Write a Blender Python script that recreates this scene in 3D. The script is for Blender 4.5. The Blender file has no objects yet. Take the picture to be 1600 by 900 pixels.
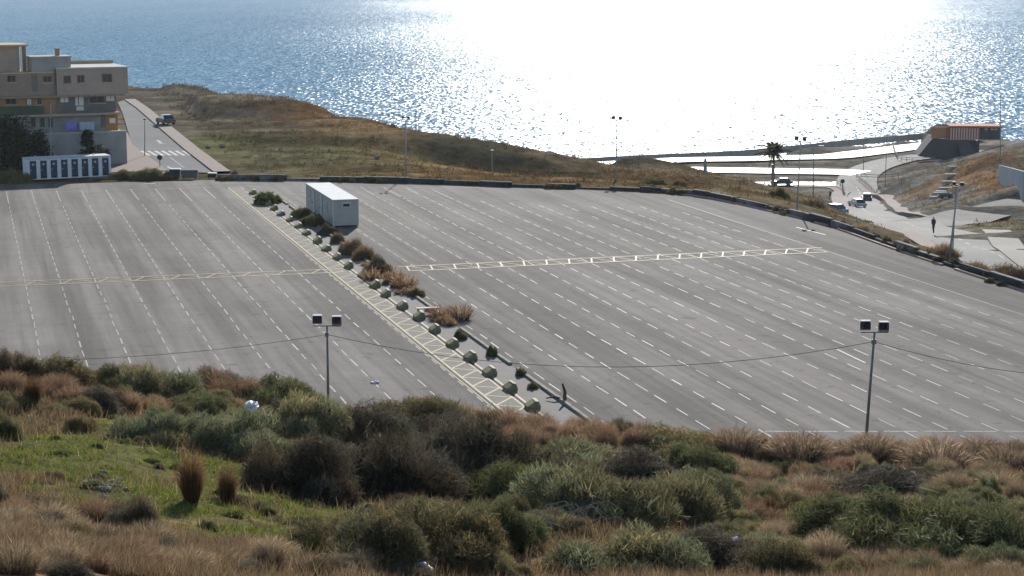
import bpy, math, random
import numpy as np
from mathutils import Vector, Matrix

random.seed(7)
rng = np.random.default_rng(11)
SC = bpy.context.scene
COL = SC.collection

# ------------------------------------------------------------------ camera
F, CX, CY, HC = 2960.0, 800.0, 450.0, 22.0        # focal length in photo pixels, centre, eye height above the car park
PITCH = math.atan(497.0 / F)
cam_d = bpy.data.cameras.new("camera")
cam_d.sensor_width = 36.0
cam_d.lens = F / 1600.0 * 36.0
cam_d.clip_start = 0.5
cam_d.clip_end = 60000.0
cam = bpy.data.objects.new("camera", cam_d)
cam.location = (0, 0, HC)
cam.rotation_euler = (math.pi / 2 - PITCH, 0, 0)
COL.objects.link(cam)
SC.camera = cam

# ------------------------------------------------------------------ sky, sun, exposure
SUN_EL, SUN_AZ = math.radians(23.0), math.radians(5.4)     # azimuth from +Y towards +X
w = bpy.data.worlds.new("World")
SC.world = w
w.use_nodes = True
nt = w.node_tree
sky = nt.nodes.new("ShaderNodeTexSky")
sky.sky_type = 'NISHITA'
sky.sun_disc = False
sky.sun_elevation = SUN_EL
sky.sun_rotation = SUN_AZ
sky.altitude = 30
sky.air_density = 1.0
sky.dust_density = 0.0
sky.ozone_density = 1.5
bg = nt.nodes["Background"]
bg.inputs["Strength"].default_value = 0.11
nt.links.new(sky.outputs[0], bg.inputs["Color"])
sl = bpy.data.lights.new("sun", 'SUN')
sl.energy = 4.4
sl.angle = math.radians(0.53)
sl.color = (1.0, 0.955, 0.88)
sun = bpy.data.objects.new("sun", sl)
sdir = Vector((math.sin(SUN_AZ) * math.cos(SUN_EL), math.cos(SUN_AZ) * math.cos(SUN_EL), math.sin(SUN_EL)))
sun.rotation_euler = sdir.to_track_quat('Z', 'Y').to_euler()
sun.location = (20, 200, 120)
COL.objects.link(sun)
vs = SC.view_settings
vs.view_transform = 'Standard'
vs.look = 'None'
vs.exposure = 1.0
vs.gamma = 1.0
vs.use_curve_mapping = False
SC.cycles.use_denoising = True
SC.cycles.denoiser = 'OPENIMAGEDENOISE'
SC.cycles.max_bounces = 6
SC.cycles.diffuse_bounces = 2
SC.cycles.glossy_bounces = 3
SC.cycles.transparent_max_bounces = 8
SC.cycles.sample_clamp_indirect = 6.0

# ------------------------------------------------------------------ survey helpers (photo pixel -> place)
SP, CP = math.sin(PITCH), math.cos(PITCH)
def ray(px, py):
    u, v = (px - CX) / F, (CY - py) / F
    return np.array([u, CP + v * SP, -SP + v * CP])
def gp(px, py, z=0.0):
    d = ray(px, py); t = (z - HC) / d[2]
    return np.array([d[0] * t, d[1] * t, z])
def at(px, py, D):
    d = ray(px, py); t = D / d[1]
    return np.array([d[0] * t, D, HC + d[2] * t])
def ppm(D):                       # photo pixels per metre at distance D
    return F / D

# ------------------------------------------------------------------ noise
def _hash(ix, iy, seed):
    h = (ix.astype(np.int64) * 374761393 + iy.astype(np.int64) * 668265263 + seed * 974711) & 0x7fffffff
    h = ((h ^ (h >> 13)) * 1274126177) & 0x7fffffff
    return ((h ^ (h >> 16)) & 0xffff) / 65535.0
def vnoise(x, y, seed=0):
    x = np.asarray(x, float); y = np.asarray(y, float)
    ix, iy = np.floor(x), np.floor(y)
    fx, fy = x - ix, y - iy
    fx = fx * fx * (3 - 2 * fx); fy = fy * fy * (3 - 2 * fy)
    a = _hash(ix, iy, seed); b = _hash(ix + 1, iy, seed); c = _hash(ix, iy + 1, seed); d = _hash(ix + 1, iy + 1, seed)
    return (a * (1 - fx) + b * fx) * (1 - fy) + (c * (1 - fx) + d * fx) * fy
def fbm(x, y, seed=0, octv=4):
    s = 0.0; a = 0.5; t = 0.0
    for k in range(octv):
        s = s + a * vnoise(x * 2 ** k + 17.3 * k, y * 2 ** k - 9.1 * k, seed + k); t += a; a *= 0.5
    return s / t

# ------------------------------------------------------------------ materials
def new_mat(name):
    m = bpy.data.materials.new(name); m.use_nodes = True
    t = m.node_tree
    return m, t, t.nodes["Principled BSDF"]
def N(t, kind, **kw):
    n = t.nodes.new(kind)
    for k, v in kw.items():
        if k in n.inputs: n.inputs[k].default_value = v
        else: setattr(n, k, v)
    return n
def rgba(c): return (c[0], c[1], c[2], 1.0)
def MAT(name, c1, c2=None, scale=4.0, rough=0.85, metal=0.0, spec=0.06, bump=0.0, lo=0.35, hi=0.65, detail=6.0, stretch=None, alpha=None):
    m, t, p = new_mat(name)
    p.inputs["Roughness"].default_value = rough
    p.inputs["Metallic"].default_value = metal
    p.inputs["Specular IOR Level"].default_value = spec
    if c2 is None:
        c2 = tuple(x * 0.75 for x in c1)
    tc = N(t, "ShaderNodeTexCoord"); mp = N(t, "ShaderNodeMapping")
    if stretch: mp.inputs["Scale"].default_value = stretch
    t.links.new(tc.outputs["Object"], mp.inputs["Vector"])
    nz = N(t, "ShaderNodeTexNoise", Scale=scale, Detail=detail, Roughness=0.6)
    t.links.new(mp.outputs[0], nz.inputs["Vector"])
    mr = N(t, "ShaderNodeMapRange"); mr.inputs[1].default_value = lo; mr.inputs[2].default_value = hi
    t.links.new(nz.outputs["Fac"], mr.inputs[0])
    mx = N(t, "ShaderNodeMix", data_type='RGBA')
    mx.inputs[6].default_value = rgba(c1); mx.inputs[7].default_value = rgba(c2)
    t.links.new(mr.outputs[0], mx.inputs[0])
    t.links.new(mx.outputs[2], p.inputs["Base Color"])
    if bump > 0:
        b = N(t, "ShaderNodeBump", Strength=0.6, Distance=bump)
        t.links.new(nz.outputs["Fac"], b.inputs["Height"]); t.links.new(b.outputs[0], p.inputs["Normal"])
    return m
def FOL(name, trans=0.35, var=0.35, gloss=0.04):
    m = bpy.data.materials.new(name); m.use_nodes = True
    t = m.node_tree; t.nodes.clear()
    out = N(t, "ShaderNodeOutputMaterial")
    at_ = N(t, "ShaderNodeAttribute", attribute_name="Col")
    oi = N(t, "ShaderNodeObjectInfo")
    mr = N(t, "ShaderNodeMapRange"); mr.inputs[3].default_value = 1 - var; mr.inputs[4].default_value = 1 + var
    t.links.new(oi.outputs["Random"], mr.inputs[0])
    vm = N(t, "ShaderNodeVectorMath", operation='SCALE')
    t.links.new(at_.outputs["Color"], vm.inputs[0]); t.links.new(mr.outputs[0], vm.inputs["Scale"])
    d = N(t, "ShaderNodeBsdfDiffuse"); tr = N(t, "ShaderNodeBsdfTranslucent"); g = N(t, "ShaderNodeBsdfGlossy", Roughness=0.55)
    t.links.new(vm.outputs[0], d.inputs["Color"]); t.links.new(vm.outputs[0], tr.inputs["Color"])
    a = N(t, "ShaderNodeMixShader"); a.inputs[0].default_value = trans
    t.links.new(d.outputs[0], a.inputs[1]); t.links.new(tr.outputs[0], a.inputs[2])
    b = N(t, "ShaderNodeMixShader"); b.inputs[0].default_value = gloss
    t.links.new(a.outputs[0], b.inputs[1]); t.links.new(g.outputs[0], b.inputs[2])
    t.links.new(b.outputs[0], out.inputs[0])
    return m

# ------------------------------------------------------------------ mesh helpers
class MB:
    def __init__(s): s.v = []; s.f = []
    def add(s, vs, fs):
        o = len(s.v); s.v.extend([tuple(map(float, p)) for p in vs]); s.f.extend([tuple(i + o for i in f) for f in fs])
        return s
    def box(s, c, size, rz=0.0, taper=1.0):
        hx, hy, hz = size[0] / 2, size[1] / 2, size[2] / 2
        co, si = math.cos(rz), math.sin(rz); vs = []
        for z in (-hz, hz):
            k = 1.0 if z < 0 else taper
            for x, y in ((-hx, -hy), (hx, -hy), (hx, hy), (-hx, hy)):
                x *= k; y *= k
                vs.append((c[0] + x * co - y * si, c[1] + x * si + y * co, c[2] + z))
        return s.add(vs, [(0, 3, 2, 1), (4, 5, 6, 7), (0, 1, 5, 4), (1, 2, 6, 5), (2, 3, 7, 6), (3, 0, 4, 7)])
    def bb(s, x0, x1, y0, y1, z0, z1):
        return s.box(((x0 + x1) / 2, (y0 + y1) / 2, (z0 + z1) / 2), (abs(x1 - x0), abs(y1 - y0), abs(z1 - z0)))
    def prism(s, poly, z0, z1, top=None):
        n = len(poly); top = top or poly
        vs = [(p[0], p[1], z0) for p in poly] + [(p[0], p[1], z1) for p in top]
        fs = [tuple(range(n - 1, -1, -1)), tuple(range(n, 2 * n))] + [(i, (i + 1) % n, n + (i + 1) % n, n + i) for i in range(n)]
        return s.add(vs, fs)
    def tube(s, pts, r, n=6):
        pts = [Vector(p) for p in pts]
        rs = r if isinstance(r, (list, tuple)) else [r] * len(pts)
        vs = []; fs = []
        for i, p in enumerate(pts):
            d = (pts[min(i + 1, len(pts) - 1)] - pts[max(i - 1, 0)]).normalized()
            a = d.orthogonal().normalized() if abs(d.z) < 0.95 else (Vector((1, 0, 0)) - d * d.x).normalized()
            if abs(d.z) < 0.95: a = d.cross(Vector((0, 0, 1))).normalized()
            b = d.cross(a)
            for k in range(n):
                t = 2 * math.pi * k / n
                vs.append(p + (a * math.cos(t) + b * math.sin(t)) * rs[i])
        for i in range(len(pts) - 1):
            for k in range(n):
                fs.append((i * n + k, i * n + (k + 1) % n, (i + 1) * n + (k + 1) % n, (i + 1) * n + k))
        fs.append(tuple(range(n - 1, -1, -1))); fs.append(tuple(range((len(pts) - 1) * n, len(pts) * n)))
        return s.add(vs, fs)
    def strip(s, p, q, wd, z):          # flat painted line
        d = np.array([q[0] - p[0], q[1] - p[1]]); L = np.hypot(*d) + 1e-9; n = np.array([-d[1], d[0]]) / L * wd / 2
        return s.add([(p[0] - n[0], p[1] - n[1], z), (q[0] - n[0], q[1] - n[1], z), (q[0] + n[0], q[1] + n[1], z), (p[0] + n[0], p[1] + n[1], z)], [(0, 1, 2, 3)])
    def mesh(s, name, mat, smooth=False):
        me = bpy.data.meshes.new(name); me.from_pydata(s.v, [], s.f); me.update()
        if mat: me.materials.append(mat)
        if smooth: me.polygons.foreach_set("use_smooth", [True] * len(me.polygons))
        return me
def link(name, data, parent=None, loc=(0, 0, 0), rz=0.0, label=None, cat=None, group=None, kind=None):
    o = bpy.data.objects.new(name, data); COL.objects.link(o)
    o.location = [float(v) for v in loc]; o.rotation_euler = (0, 0, rz)
    if parent is not None: o.parent = parent
    if label: o["label"] = label
    if cat: o["category"] = cat
    if group: o["group"] = group
    if kind: o["kind"] = kind
    return o
def part(name, mb, mat, parent, smooth=False, label=None):
    return link(name, mb.mesh(name, mat, smooth), parent, label=label)
def thing(name, label, cat, loc, rz=0.0, group=None):
    return link(name, None, None, loc, rz, label, cat, group)
def copy_tree(src, loc, rz=0.0, scale=(1, 1, 1), label=None, group=None):
    c = src.copy(); COL.objects.link(c)
    c.location = [float(v) for v in loc]; c.rotation_euler = (0, 0, rz); c.scale = scale
    if label: c["label"] = label
    if group: c["group"] = group
    for ch in src.children:
        d = ch.copy(); COL.objects.link(d); d.parent = c
        for g in ch.children:
            e = g.copy(); COL.objects.link(e); e.parent = d
    return c
def np_mesh(name, V, nv, mat, colors=None, smooth=False):
    """V: (n*nv,3) vertices; every consecutive nv make one face; colors (n,3) per face"""
    n = len(V) // nv
    me = bpy.data.meshes.new(name)
    me.vertices.add(len(V)); me.vertices.foreach_set("co", np.ascontiguousarray(V, dtype=np.float32).ravel())
    me.loops.add(len(V)); me.loops.foreach_set("vertex_index", np.arange(len(V), dtype=np.int32))
    me.polygons.add(n); me.polygons.foreach_set("loop_start", np.arange(n, dtype=np.int32) * nv)
    me.update(calc_edges=True)
    if colors is not None:
        ca = me.color_attributes.new("Col", 'FLOAT_COLOR', 'POINT')
        c = np.ones((len(V), 4), np.float32); c[:, :3] = np.repeat(colors, nv, axis=0)
        ca.data.foreach_set("color", c.ravel())
    if mat: me.materials.append(mat)
    return me
def grid_mesh(name, X, Y, Z, mat, colors=None):
    ny, nx = X.shape
    V = np.stack([X, Y, Z], -1).reshape(-1, 3)
    i = np.arange((ny - 1) * (nx - 1)); r, c = i // (nx - 1), i % (nx - 1); a = r * nx + c
    Q = np.stack([a, a + 1, a + nx + 1, a + nx], -1)
    me = bpy.data.meshes.new(name)
    me.vertices.add(len(V)); me.vertices.foreach_set("co", V.astype(np.float32).ravel())
    me.loops.add(Q.size); me.loops.foreach_set("vertex_index", Q.astype(np.int32).ravel())
    me.polygons.add(len(Q)); me.polygons.foreach_set("loop_start", np.arange(len(Q), dtype=np.int32) * 4)
    me.update(calc_edges=True)
    me.polygons.foreach_set("use_smooth", np.ones(len(Q), bool))
    if colors is not None:
        ca = me.color_attributes.new("Col", 'FLOAT_COLOR', 'POINT')
        cc = np.ones((len(V), 4), np.float32); cc[:, :3] = colors.reshape(-1, 3)
        ca.data.foreach_set("color", cc.ravel())
    me.materials.append(mat)
    return me

# ------------------------------------------------------------------ terrain model
far_edge_px = [(-420, 300), (-200, 296), (0, 289.5), (180, 285), (340, 281), (500, 283), (640, 286), (800, 292), (900, 295), (1000, 299), (1060, 303), (1110, 309),
               (1200, 328), (1300, 353), (1400, 388), (1500, 421), (1600, 453), (1750, 503), (1950, 572)]
FAR = [gp(*p)[:2] for p in far_edge_px]
near_edge_px = [(1950, 700), (1600, 698), (1200, 694), (850, 674), (400, 640), (0, 602), (-420, 585)]
NEAR = [gp(*p)[:2] for p in near_edge_px]
LOT = np.array(FAR + NEAR)
def seg_dist(x, y, A, B):
    d = B - A; L2 = d @ d
    t = np.clip(((x - A[0]) * d[0] + (y - A[1]) * d[1]) / L2, 0, 1)
    return np.hypot(x - A[0] - t * d[0], y - A[1] - t * d[1])
def poly_sd(x, y, P):              # positive inside
    ins = np.zeros(np.shape(x), bool); dm = np.full(np.shape(x), 1e9)
    n = len(P)
    for i in range(n):
        A, B = P[i], P[(i + 1) % n]
        c = ((A[1] > y) != (B[1] > y)) & (x < (B[0] - A[0]) * (y - A[1]) / (B[1] - A[1] + 1e-12) + A[0])
        ins ^= c
        dm = np.minimum(dm, seg_dist(x, y, A, B))
    return np.where(ins, dm, -dm)
ctl = []
def C(*pts):
    for p in pts: ctl.append(at(*p))
# hillside below the camera
C((-100, 640, 55), (0, 620, 60), (100, 625, 60), (200, 640, 60), (300, 660, 60), (400, 680, 60), (500, 690, 62), (150, 700, 48), (300, 760, 42), (100, 780, 38), (450, 800, 40),
  (150, 880, 31), (400, 890, 33), (600, 730, 60), (700, 730, 60), (600, 810, 46), (700, 860, 40), (700, 905, 35), (550, 660, 76), (650, 668, 80), (800, 676, 84), (850, 725, 66),
  (900, 790, 54), (900, 855, 44), (900, 905, 38), (1050, 705, 78), (1050, 770, 60), (1150, 725, 75), (1150, 805, 55), (1150, 865, 46), (1150, 905, 41), (1300, 722, 77), (1300, 785, 62),
  (1400, 765, 66), (1400, 855, 48), (1500, 905, 41), (1300, 905, 40), (1550, 735, 76), (1600, 805, 58), (1700, 745, 73), (1750, 855, 48), (-200, 720, 44), (-100, 580, 72), (0, 583, 72), (100, 588, 72), (200, 600, 74), (300, 612, 76), (400, 622, 79), (480, 632, 82))
for p in [(0, 0, 20.3), (0, -25, 22.5), (0, 12, 17.6), (0, 22, 14.4), (-25, 0, 20.5), (25, 0, 20.5), (-20, 20, 15.2), (20, 20, 15.0), (-60, 20, 15), (60, 20, 15), (-60, 60, 8.5), (60, 60, 6.0), (-60, 0, 20), (60, 0, 20)]:
    ctl.append(np.array(p, float))
for p in NEAR: ctl.append(np.array([p[0], p[1], 0.12]))
for p in FAR: ctl.append(np.array([p[0], p[1], 0.0]))
for x in (-60, -30, 0, 25):
    for y in (110, 130, 150, 170): ctl.append(np.array([x, y, -0.2]))
# left field and street: about level with the car park
for p in [(-100, 255), (100, 262), (198, 255), (345, 265), (280, 225), (210, 158), (330, 235), (420, 262), (300, 200), (260, 160), (400, 230), (-200, 200), (0, 160), (520, 268), (200, 140)]:
    ctl.append(gp(*p))
C((330, 141, 352), (450, 168, 318), (400, 190, 280), (520, 180, 300), (500, 215, 252), (600, 194, 276), (560, 235, 232), (640, 262, 214), (720, 270, 210), (800, 277, 206), (600, 262, 212))
# gully and the dark bank behind it
C((690, 212, 254), (740, 221, 253), (800, 232, 252), (860, 241, 253), (910, 249, 256), (660, 204, 256), (660, 246, 245), (690, 254, 245), (720, 260, 244.5), (750, 263, 244), (780, 265, 244), (815, 267, 244), (850, 268, 244), (880, 263, 248), (720, 270, 232), (780, 276, 232), (850, 280, 232), (670, 258, 232))
C((940, 258, 262), (1000, 268, 260), (1050, 273, 258), (1100, 277, 255), (1170, 285, 250), (1240, 303, 238), (1297, 328, 228), (1340, 352, 190), (1340, 347, 215), (1340, 343, 240), (1000, 285, 214), (1100, 292, 215), (1170, 303, 205), (1240, 323, 192), (1290, 343, 185), (1325, 356, 180))
# roads and ground beyond the wall on the right
RA = [at(*p) for p in [(1700, 470, 128), (1640, 440, 143), (1560, 400, 166), (1480, 366, 200), (1420, 351, 236), (1370, 338, 272), (1345, 322, 318)]]
RA += [gp(x, y, -20) for x, y in [(1344, 306), (1338, 287), (1346, 271), (1372, 258), (1420, 247), (1500, 240), (1600, 236), (1750, 232)]]
RC = [at(*p) for p in [(1440, 347, 240), (1520, 340, 258), (1600, 333, 270), (1720, 328, 280)]]
COAST_A = [gp(x, y, -20) for x, y in [(940, 266), (980, 265.5), (1050, 265), (1150, 266.5), (1250, 268), (1310, 269), (1346, 271)]]
COAST_B = [gp(x, y, -20) for x, y in [(940, 257.5), (980, 255.5), (1050, 252), (1150, 250), (1230, 247), (1300, 245), (1360, 238), (1440, 228), (1520, 222)]]
ACCESS = [gp(x, y, -20) for x, y in [(1150, 287.5), (1230, 287), (1290, 287), (1338, 286)]]
ctl += [p for p in RA] + [p for p in RC]
C((1440, 312, 300), (1400, 285, 352), (1500, 320, 270), (1590, 318, 262), (1500, 300, 300), (1540, 285, 300), (1530, 246, 330), (1590, 236, 330), (1590, 300, 275), (1480, 272, 350), (1700, 300, 275), (1700, 230, 330), (1560, 365, 190), (1600, 385, 172))
for p in [(960, 266), (1050, 268), (1150, 272), (1250, 275), (1300, 285), (960, 252), (1100, 249), (1250, 233), (1330, 229), (1400, 222), (1200, 255), (1300, 255), (1220, 287), (1440, 216), (1380, 280)]:
    ctl.append(gp(p[0], p[1], -20.0))
C((1570, 226, 412), (1640, 214, 415), (1720, 208, 420))
for p in [(1380, 232), (1410, 240), (1430, 246), (1440, 232), (1460, 252), (1500, 252), (1420, 228), (1460, 226), (1500, 235), (1440, 221)]: ctl.append(gp(p[0], p[1], -20.0))
# the shore: down to below the sea
SEA = -26.0
shore = [gp(-400, 118, 0), gp(-100, 125, 0), gp(200, 133, 0), at(330, 139, 356), at(450, 165, 322), at(600, 193, 281), at(700, 213, 266), at(800, 231, 264), at(900, 247, 272), at(960, 252, 300)]
for k, p in enumerate(shore):
    ctl.append(p + np.array([0, 0, -0.3]))
    if k < 7:
        ctl.append(np.array([p[0] + 2, p[1] + 30, -20.0])); ctl.append(np.array([p[0] + 2, p[1] + 60, -32.0])); ctl.append(np.array([p[0] + 2, p[1] + 120, -36.0]))
    else:
        ctl.append(np.array([p[0] + 1, p[1] + 25, -14.0])); ctl.append(np.array([p[0] + 2, p[1] + 55, -20.0]))
coast = [gp(940, 252, -20), gp(1000, 248, -20), gp(1100, 243.5, -20), gp(1200, 236.5, -20), gp(1300, 226, -20), gp(1380, 219, -20), gp(1440, 213, -20)]
for p in coast:
    ctl.append(np.array([p[0] + 1, p[1] + 14, -30.0])); ctl.append(np.array([p[0] + 1, p[1] + 40, -34.0]))
for p in [(175, 430, -14), (100, 480, -30), (160, 480, -30), (200, 300, -4), (200, 200, 2), (-200, 250, 4), (-200, 120, 4), (200, 100, 4), (-200, 470, -34), (0, 520, -36), (200, 530, -36), (-200, 0, 20), (200, 0, 20)]:
    ctl.append(np.array(p, float))
def densify(L, step, offs):
    out = []
    for A, B in zip(L[:-1], L[1:]):
        A, B = np.array(A, float), np.array(B, float); d = B - A; l_ = np.hypot(d[0], d[1]); n_ = max(1, int(l_ / step)); nn = np.array([d[1], -d[0], 0]) / l_
        for i in range(n_):
            for o_ in offs: out.append(A + d * i / n_ + nn * o_)
    return out
for L in (RA, RC, COAST_A, COAST_B, ACCESS): ctl += densify(L, 9.0, (-3.5, 3.5))
ctl = np.array(ctl)
_c2 = 4.0 ** 2
_A = np.sqrt((ctl[:, None, 0] - ctl[None, :, 0]) ** 2 + (ctl[:, None, 1] - ctl[None, :, 1]) ** 2 + _c2)
_n = len(ctl)
_M = np.zeros((_n + 1, _n + 1)); _M[:_n, :_n] = -_A + np.eye(_n) * 0.1; _M[:_n, _n] = 1; _M[_n, :_n] = 1
_w = np.linalg.solve(_M, np.append(ctl[:, 2], 0))
def base_z(x, y):
    x = np.asarray(x, float); y = np.asarray(y, float); sh = x.shape
    x = x.ravel(); y = y.ravel(); out = np.empty(len(x))
    for i in range(0, len(x), 20000):
        s = slice(i, i + 20000)
        out[s] = -np.sqrt((x[s, None] - ctl[None, :, 0]) ** 2 + (y[s, None] - ctl[None, :, 1]) ** 2 + _c2) @ _w[:_n] + _w[_n]
    return out.reshape(sh)
# roads the terrain is graded for: (polyline, half width)
LSTREET = [gp(345, 300), gp(300, 268), gp(262, 232), gp(238, 207), gp(214, 180), gp(196, 160), gp(172, 140)]
ROADS = [(RA, 4.2), (RC, 4.5), (COAST_A, 5.5), (COAST_B, 5.0), (ACCESS, 4.0)]
def line_dist(x, y, L):
    d = np.full(np.shape(x), 1e9)
    for A, B in zip(L[:-1], L[1:]): d = np.minimum(d, seg_dist(x, y, A[:2], B[:2]))
    return d
def sstep(a, b, x):
    t = np.clip((x - a) / (b - a), 0, 1); return t * t * (3 - 2 * t)
def terrain_z(x, y):
    x = np.asarray(x, float); y = np.asarray(y, float)
    z = base_z(x, y)
    near = y < 108
    sd = poly_sd(x, y, LOT)
    m = sstep(0.5, 9, -sd)
    rd = np.full(x.shape, 1e9); cut = np.zeros(x.shape)
    for L, hw in ROADS:
        d = line_dist(x, y, L); rd = np.minimum(rd, d - hw)
        cut = np.maximum(cut, 1 - sstep(hw + 0.2, hw + 2.2, d))
    ls = line_dist(x, y, LSTREET)
    m = m * sstep(0.0, 7.0, rd) * sstep(8, 14, ls)
    n1 = (fbm(x / 9, y / 9, 3, 4) - 0.5) * 1.3 + (fbm(x / 2.2, y / 2.2, 5, 3) - 0.5) * 0.45
    n2 = (fbm(x / 22 + y / 60, y / 6.0, 8, 3) - 0.5) * 1.1 + (fbm(x / 3, y / 3, 5, 3) - 0.5) * 0.35
    z = z + m * np.where(near, n1, n2)
    z = z - cut * 0.22
    z = np.where(sd > 0.3, -0.35, z)
    bl = (np.abs(x + 60) < 80) & (ls < 9)
    z = np.where(ls < 9.5, np.minimum(z, -0.12), z)
    return z
def hit(px, py, lo=24.0, hi=112.0, step=0.3):
    D = np.arange(lo, hi, step); d = ray(px, py); t = D / d[1]
    X = d[0] * t; Zr = HC + d[2] * t
    Zt = terrain_z(X, D)
    k = np.argmax(Zt >= Zr)
    if Zt[k] < Zr[k]: return None
    return np.array([X[k], D[k], Zt[k]])
# ================================================================== SETTING
# ---- sea
def sea_material():
    m = bpy.data.materials.new("sea_water"); m.use_nodes = True
    t = m.node_tree; t.nodes.clear()
    out = N(t, "ShaderNodeOutputMaterial")
    tc = N(t, "ShaderNodeTexCoord")
    acc = None
    # wavelets, chop and swell: random facet slopes
    for sx, sy, rot, amp, det in ((0.8, 0.26, 0.25, 1.0, 2.0), (0.2, 0.07, -0.15, 0.26, 3.0), (0.006, 0.0018, 0.1, 0.10, 3.0)):
        mp = N(t, "ShaderNodeMapping"); mp.inputs["Scale"].default_value = (sx, sy, 1.0); mp.inputs["Rotation"].default_value = (0, 0, rot)
        t.links.new(tc.outputs["Object"], mp.inputs["Vector"])
        n1 = N(t, "ShaderNodeTexNoise", Scale=1.0, Detail=det, Roughness=0.6); t.links.new(mp.outputs[0], n1.inputs["Vector"])
        s1 = N(t, "ShaderNodeVectorMath", operation='SUBTRACT'); s1.inputs[1].default_value = (0.5, 0.5, 0.5); t.links.new(n1.outputs["Color"], s1.inputs[0])
        sc = N(t, "ShaderNodeVectorMath", operation='MULTIPLY'); sc.inputs[1].default_value = (amp * SEA_AMP * 1.75, amp * SEA_AMP * 1.3, 0.0); t.links.new(s1.outputs[0], sc.inputs[0])
        if acc is None: acc = sc
        else:
            ad = N(t, "ShaderNodeVectorMath", operation='ADD'); t.links.new(acc.outputs[0], ad.inputs[0]); t.links.new(sc.outputs[0], ad.inputs[1]); acc = ad
    up = N(t, "ShaderNodeVectorMath", operation='ADD'); up.inputs[1].default_value = (0, -0.14, 1); t.links.new(acc.outputs[0], up.inputs[0])
    nm = N(t, "ShaderNodeVectorMath", operation='NORMALIZE'); t.links.new(up.outputs[0], nm.inputs[0])
    d = N(t, "ShaderNodeBsdfDiffuse"); d.inputs["Color"].default_value = SEA_BODY
    g = N(t, "ShaderNodeBsdfGlossy", distribution='BECKMANN'); g.inputs["Roughness"].default_value = SEA_ROUGH
    fr = N(t, "ShaderNodeFresnel", IOR=1.33)
    for q in (d, g, fr): t.links.new(nm.outputs[0], q.inputs["Normal"])
    mx = N(t, "ShaderNodeMixShader"); fm = N(t, "ShaderNodeMath", operation='MULTIPLY'); fm.inputs[1].default_value = 0.18; t.links.new(fr.outputs[0], fm.inputs[0]); t.links.new(fm.outputs[0], mx.inputs[0]); t.links.new(d.outputs[0], mx.inputs[1]); t.links.new(g.outputs[0], mx.inputs[2])
    t.links.new(mx.outputs[0], out.inputs[0])
    return m
SEA_AMP, SEA_ROUGH, SEA_BODY = 0.86, 0.36, (0.12, 0.215, 0.275, 1)
mb = MB().add([(-6000, 150, SEA), (6000, 150, SEA), (6000, 9000, SEA), (-6000, 9000, SEA)], [(0, 1, 2, 3)])
link("sea", mb.mesh("sea", sea_material()), kind="structure", label="blue sea with a broad band of sun glitter")

# ---- terrain material: colour attribute broken up by fine noise
def ground_material(name, nscale, bump):
    m, t, p = new_mat(name)
    p.inputs["Roughness"].default_value = 1.0; p.inputs["Specular IOR Level"].default_value = 0.0
    a = N(t, "ShaderNodeAttribute", attribute_name="Col")
    tc = N(t, "ShaderNodeTexCoord")
    nz = N(t, "ShaderNodeTexNoise", Scale=nscale, Detail=8.0, Roughness=0.7); t.links.new(tc.outputs["Object"], nz.inputs["Vector"])
    mr = N(t, "ShaderNodeMapRange"); mr.inputs[1].default_value = 0.3; mr.inputs[2].default_value = 0.7; mr.inputs[3].default_value = 0.55; mr.inputs[4].default_value = 1.4
    t.links.new(nz.outputs["Fac"], mr.inputs[0])
    v = N(t, "ShaderNodeVectorMath", operation='SCALE'); t.links.new(a.outputs["Color"], v.inputs[0]); t.links.new(mr.outputs[0], v.inputs["Scale"])
    t.links.new(v.outputs[0], p.inputs["Base Color"])
    b = N(t, "ShaderNodeBump", Strength=0.8, Distance=bump); t.links.new(nz.outputs["Fac"], b.inputs["Height"]); t.links.new(b.outputs[0], p.inputs["Normal"])
    return m
def lerp3(a, b, t): return a + (b - a) * t[..., None]

# near hillside
gx, gy = np.meshgrid(np.arange(-70, 70.1, 0.6), np.arange(-30, 108.1, 0.6))
gz = terrain_z(gx, gy)
# patches of green turf: centres found on the slope (pixel, radius m)
GREEN = [(hit(170, 700), 6.5), (hit(280, 690), 4.5), (hit(430, 690), 2.0), (hit(390, 810), 3.2), (hit(500, 815), 2.6), (hit(250, 770), 3.0), (hit(90, 690), 3.0), (hit(560, 800), 1.6)]
GREEN = [(g, r) for g, r in GREEN if g is not None]
def green_w(x, y):
    g = np.zeros(np.shape(x))
    for c, r in GREEN:
        d = np.hypot(x - c[0], (y - c[1]) * 0.75) / r + (fbm(np.asarray(x) / 1.6, np.asarray(y) / 1.6, 21, 3) - 0.5) * 1.3
        g = np.maximum(g, 1 - sstep(0.65, 1.15, d))
    return g
def near_col(x, y):
    a = fbm(x / 5, y / 5, 31, 4); b = fbm(x / 1.3, y / 1.3, 37, 3)
    soil = np.array([0.085, 0.065, 0.045]); straw = np.array([0.19, 0.135, 0.075]); rust = np.array([0.16, 0.085, 0.045]); grn = np.array([0.085, 0.092, 0.028]); olive = np.array([0.07, 0.072, 0.035])
    c = lerp3(np.broadcast_to(soil, x.shape + (3,)), straw, sstep(0.42, 0.62, b))
    c = lerp3(c, rust, sstep(0.5, 0.62, a) * 0.6); c = lerp3(c, olive, sstep(0.5, 0.36, a) * 0.0 + (1 - sstep(0.36, 0.5, a)) * 0.7)
    return lerp3(c, grn, green_w(x, y) * (.35 + .6 * sstep(.4, .56, fbm(x / 1.1, y / 1.1, 93, 3))))
link("hillside", grid_mesh("hillside", gx, gy, gz, ground_material("hillside_soil", 2.2, 0.12), near_col(gx, gy)), kind="structure", label="scrub covered hillside falling to the car park")

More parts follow.
